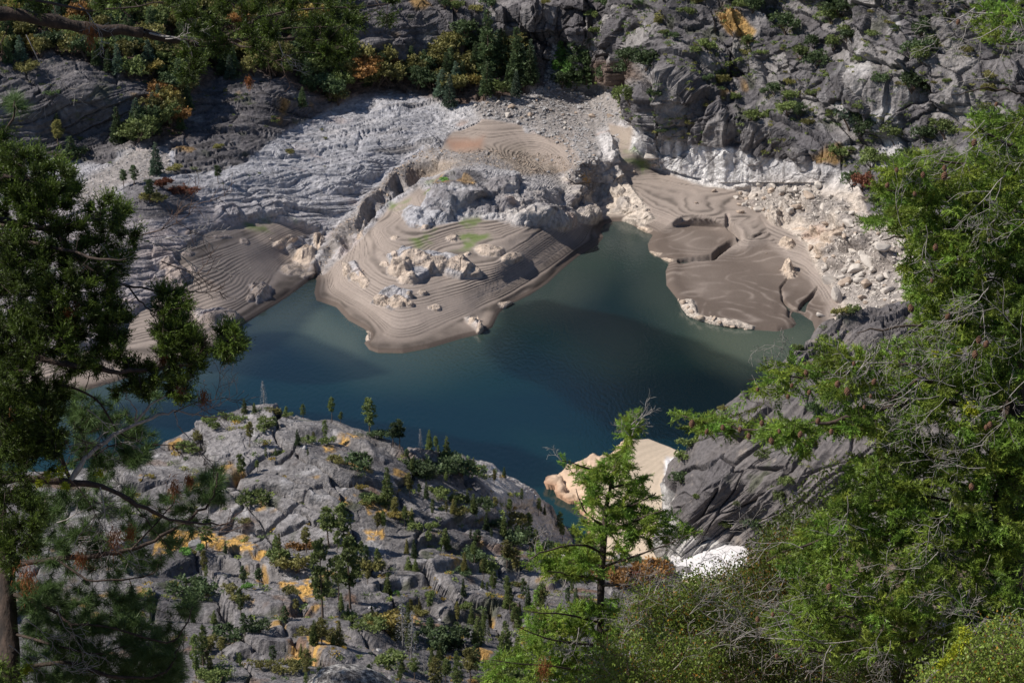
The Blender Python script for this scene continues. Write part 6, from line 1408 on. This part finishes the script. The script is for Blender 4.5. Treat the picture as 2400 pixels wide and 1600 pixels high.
SMR = [([(1440, 945), (1465, 950), (1468, 1000), (1445, 1020), (1435, 1040), (1420, 1000)], 16), ([(1400, 1030), (1445, 1030), (1455, 1090), (1490, 1088), (1480, 1130), (1510, 1130), (1500, 1170), (1400, 1180), (1345, 1150), (1330, 1110), (1285, 1065), (1290, 1048), (1350, 1070)], 60), ([(1330, 1150), (1500, 1170), (1535, 1165), (1560, 1200), (1480, 1235), (1430, 1280), (1320, 1250)], 62),
       ([(1540, 1215), (1600, 1205), (1605, 1225), (1540, 1245), (1480, 1260), (1480, 1245)], 14), ([(1205, 1300), (1230, 1262), (1320, 1250), (1400, 1290), (1380, 1330), (1260, 1325)], 48), ([(1195, 1400), (1300, 1390), (1420, 1360), (1440, 1400), (1420, 1500), (1200, 1470)], 70), ([(1110, 1520), (1200, 1480), (1420, 1490), (1440, 1600), (1100, 1600)], 90)]
for poly, n in SMR:
    for p in sm.targets(poly, int(n * 1.35), (-.6, .6)):
        c = sm.twig(p, -.03)
        if c is not None: sm.spray_fir(c, 12, .17, .05, .012, sm.r.uniform(.8, 1.15))
for k, (u, v, a, L) in enumerate([(1452, 1000, 70, .4), (1450, 985, 30, .2), (1445, 1000, 130, .2), (1450, 975, 60, .25), (1290, 1060, 120, .2), (1230, 1270, 100, .25), (1330, 1440, 250, .4), (1300, 1330, 260, .35), (1250, 1260, 80, .3)]): sm.dead(u, v, 33.2, a, L, 800 + k)
brown_spray(sm, 1250, 1535, 32.8, .14)
sm.finish('short_needles')

# ---------------------------------------------------------------- shrubs on the slope
def shrub(name, label, polys, dist, rootuv, seed, n_leaf, mat, tint, grey=14, warm=.07, L=.036, W=.024, spread=.10):
    s = Plant(name, 'shrub', label, 'shrubs on the slope below the lookout', M_barkR, mat, seed, dist, (*rootuv, dist + .3))
    rr = random.Random(seed)
    allp = []
    for poly, n in polys: allp += s.targets(poly, int(n * 1.5), (-.9, .9))
    grey = grey // 2
    base = s.base
    stems = rr.sample(allp, min(len(allp), 9))
    for st in stems:
        mid = (base + st) / 2 + np.array([0, 0, .25]); t = np.linspace(0, 1, 7)[:, None]; c = (1 - t) ** 2 * base + 2 * t * (1 - t) * mid + t * t * st
        T = Tubes(5); T.add(c - base, np.linspace(.02, .004, 7)); link('stem', T.mesh('stem', M_barkG), s.root)
        for q in c: s.pool.append(q); s.poolr.append(.008)
    for p in sorted(allp, key=lambda p: np.linalg.norm(p - base)):
        c = s.twig(p, .02, .007, 5)
        if rr.random() < .80: s.spray_leaves(c, n_leaf, spread, L, W, tint * rr.uniform(.75, 1.25), warm)
        if rr.random() < .5:
            q = c[-1] + s.rng.normal(size=3) * .12 + np.array([0, 0, .05]); s.tw.add(np.array([c[-2], (c[-1] + q) / 2, q]) - base, [.004, .003, .002])
    for k in range(grey):
        p = rr.choice(allp); dd = float(np.linalg.norm(p - np.array([0, 0, EYE])))
        u = CW / 2 + F * p[0] / (p[1] * CP - (p[2] - EYE) * SP); v = CH / 2 - F * (p[1] * SP + (p[2] - EYE) * CP) / (p[1] * CP - (p[2] - EYE) * SP)
        s.dead(u, v, dd - .5, rr.uniform(20, 160), rr.uniform(.25, .6), seed * 50 + k, r=.004)
    s.finish('leaves')
    return s
shrub('shrub', 'olive shrub with pinkish tips against the foot of the striped dome', [([(1640, 1320), (1710, 1300), (1765, 1240), (1850, 1215), (1885, 1250), (1850, 1330), (1780, 1400), (1640, 1380)], 210)], 31, (1760, 1520), 41, 62, M_shrubL, .72, 22, .2)
shrub('shrub', 'yellow-green shrub full of grey twigs right of the young fir', [([(1430, 1410), (1480, 1360), (1560, 1330), (1640, 1320), (1660, 1380), (1640, 1480), (1440, 1480)], 210)], 30, (1540, 1640), 42, 62, M_shrubL, .8, 40, .1)
shrub('shrub', 'twiggy grey-green shrub at the bottom edge under the big fir', [([(1640, 1380), (1780, 1390), (1800, 1490), (1950, 1530), (1960, 1600), (1640, 1600)], 230)], 29, (1760, 1680), 43, 58, M_shrubL, .7, 50, .12)
shrub('shrub', 'bright yellow-green shrub at the bottom edge below the young fir', [([(1340, 1560), (1400, 1480), (1440, 1470), (1640, 1470), (1640, 1600), (1340, 1600)], 190)], 28, (1500, 1690), 44, 66, M_shrubL, 1.0, 16, .06)
shrub('shrub', 'bright glossy shrub in the bottom right corner', [([(2090, 1600), (2130, 1535), (2200, 1512), (2235, 1480), (2250, 1448), (2300, 1435), (2352, 1455), (2420, 1500), (2420, 1600)], 230)], 23.5, (2260, 1700), 45, 58, M_shrubL, 1.15, 10, .05, .034, .022)
shrub('shrub', 'dim shrub behind the mossy fallen pole', [([(1930, 1520), (2090, 1480), (2250, 1440), (2300, 1480), (2100, 1600), (1930, 1600)], 190)], 27.5, (2050, 1690), 46, 52, M_shrubL, .6, 40, .1)
# scrub that covers the rest of the slope
rng = np.random.default_rng(5); n = 60000
px = rng.uniform(-1, 16, n); py = rng.uniform(24, 44, n); pz = slope_z(px, py) + np.abs(fbm(px, py, 0 * px, 2.2, 2, sd=7.)) * 2.0 * rng.random(n) ** .5
vv, ff = quad_leaves(np.stack([px, py, pz], 1), rng.normal(size=(n, 3)) + np.array([0, 0, .5]), .07, .04, rng)
t = np.repeat(.6 + .5 * (fbm(px, py, 0 * px, 1.2, 2) + rng.uniform(-.3, .3, n)), 4)[:, None] * np.ones(3)
tag(link('undergrowth', mesh_np('undergrowth', vv, ff, M_shrubL, False, np.clip(t, .2, 1.4) * .6)), 'low green scrub covering the slope behind the big fir', 'undergrowth', kind='stuff')
# fallen pole with yellow lichen
pole = bpy.data.objects.new('fallen_pole', None); COL.objects.link(pole); pole.location = at_dist(2115, 1590, 23)
tag(pole, 'fallen grey pole with yellow-green lichen leaning across the bottom right', 'log')
T = Tubes(8); pc = curve3([(2100, 1590, 23), (2150, 1545, 23.3), (2200, 1497, 23.7), (2240, 1455, 24.3), (2275, 1405, 25.2)], 6) + np.random.default_rng(3).normal(size=(25, 3)) * .006; T.add(pc - np.array(pole.location), np.linspace(.019, .030, len(pc)))
link('trunk', T.mesh('trunk', bark_material('weathered_pole_bark', (.07, .06, .052), (.26, .23, .21), 9.0, .8, (1, 1, .4))), pole)
class _R: pass
q = _R(); q.base = np.array(pole.location); q.root = pole
moss(q, [(2215, 1472, 22.9, .05), (2200, 1490, 22.9, .05), (2175, 1515, 22.9, .04), (2160, 1530, 22.9, .04), (2212, 1450, 22.9, .06), (2208, 1480, 22.9, .06), (2190, 1500, 22.9, .05), (2225, 1465, 22.9, .05), (2168, 1522, 22.9, .03)])
# lichen-crusted boulder at the bottom edge
bm = bmesh.new(); bmesh.ops.create_icosphere(bm, subdivisions=6, radius=1.0)
bv = np.array([v.co for v in bm.verts]); 
hh = fbm(bv[:, 0], bv[:, 1], bv[:, 2], .9, 3, sd=1., ridged=True) * .12 + fbm(bv[:, 0], bv[:, 1], bv[:, 2], .22, 4, sd=2.) * .05
bv = bv * (1 + hh)[:, None] * np.array([1.0, .8, .75])
for v, c in zip(bm.verts, bv): v.co = c
me = bpy.data.meshes.new('lichen_boulder'); bm.to_mesh(me); bm.free()
m, nt, b = mat_new('lichen_rock'); tc = nt.nodes.new('ShaderNodeTexCoord'); n1 = nt.nodes.new('ShaderNodeTexNoise'); n1.inputs['Scale'].default_value = 9; n1.inputs['Detail'].default_value = 8; n1.inputs['Roughness'].default_value = .75
r = nt.nodes.new('ShaderNodeValToRGB'); E = r.color_ramp.elements; E[0].position = .42; E[0].color = (.045, .042, .045, 1); E[1].position = .60; E[1].color = (.62, .60, .57, 1); e = E.new(.52); e.color = (.22, .21, .21, 1)
nt.links.new(tc.outputs['Object'], n1.inputs[0]); nt.links.new(n1.outputs[0], r.inputs[0]); nt.links.new(r.outputs[0], b.inputs['Base Color']); b.inputs['Roughness'].default_value = .95
bp = nt.nodes.new('ShaderNodeBump'); bp.inputs['Distance'].default_value = .05; nt.links.new(n1.outputs[0], bp.inputs['Height']); nt.links.new(bp.outputs[0], b.inputs['Normal'])
me.materials.append(m)
for p in me.polygons: p.use_smooth = True
o = link('boulder', me); o.location = at_dist(808, 1620, 30); o.scale = (.62, .62, .66); o.rotation_euler = (0, .35, .3)
tag(o, 'rough boulder crusted with black and white lichen at the bottom edge', 'boulder')
print('front', round(time.time() - _t0, 1))
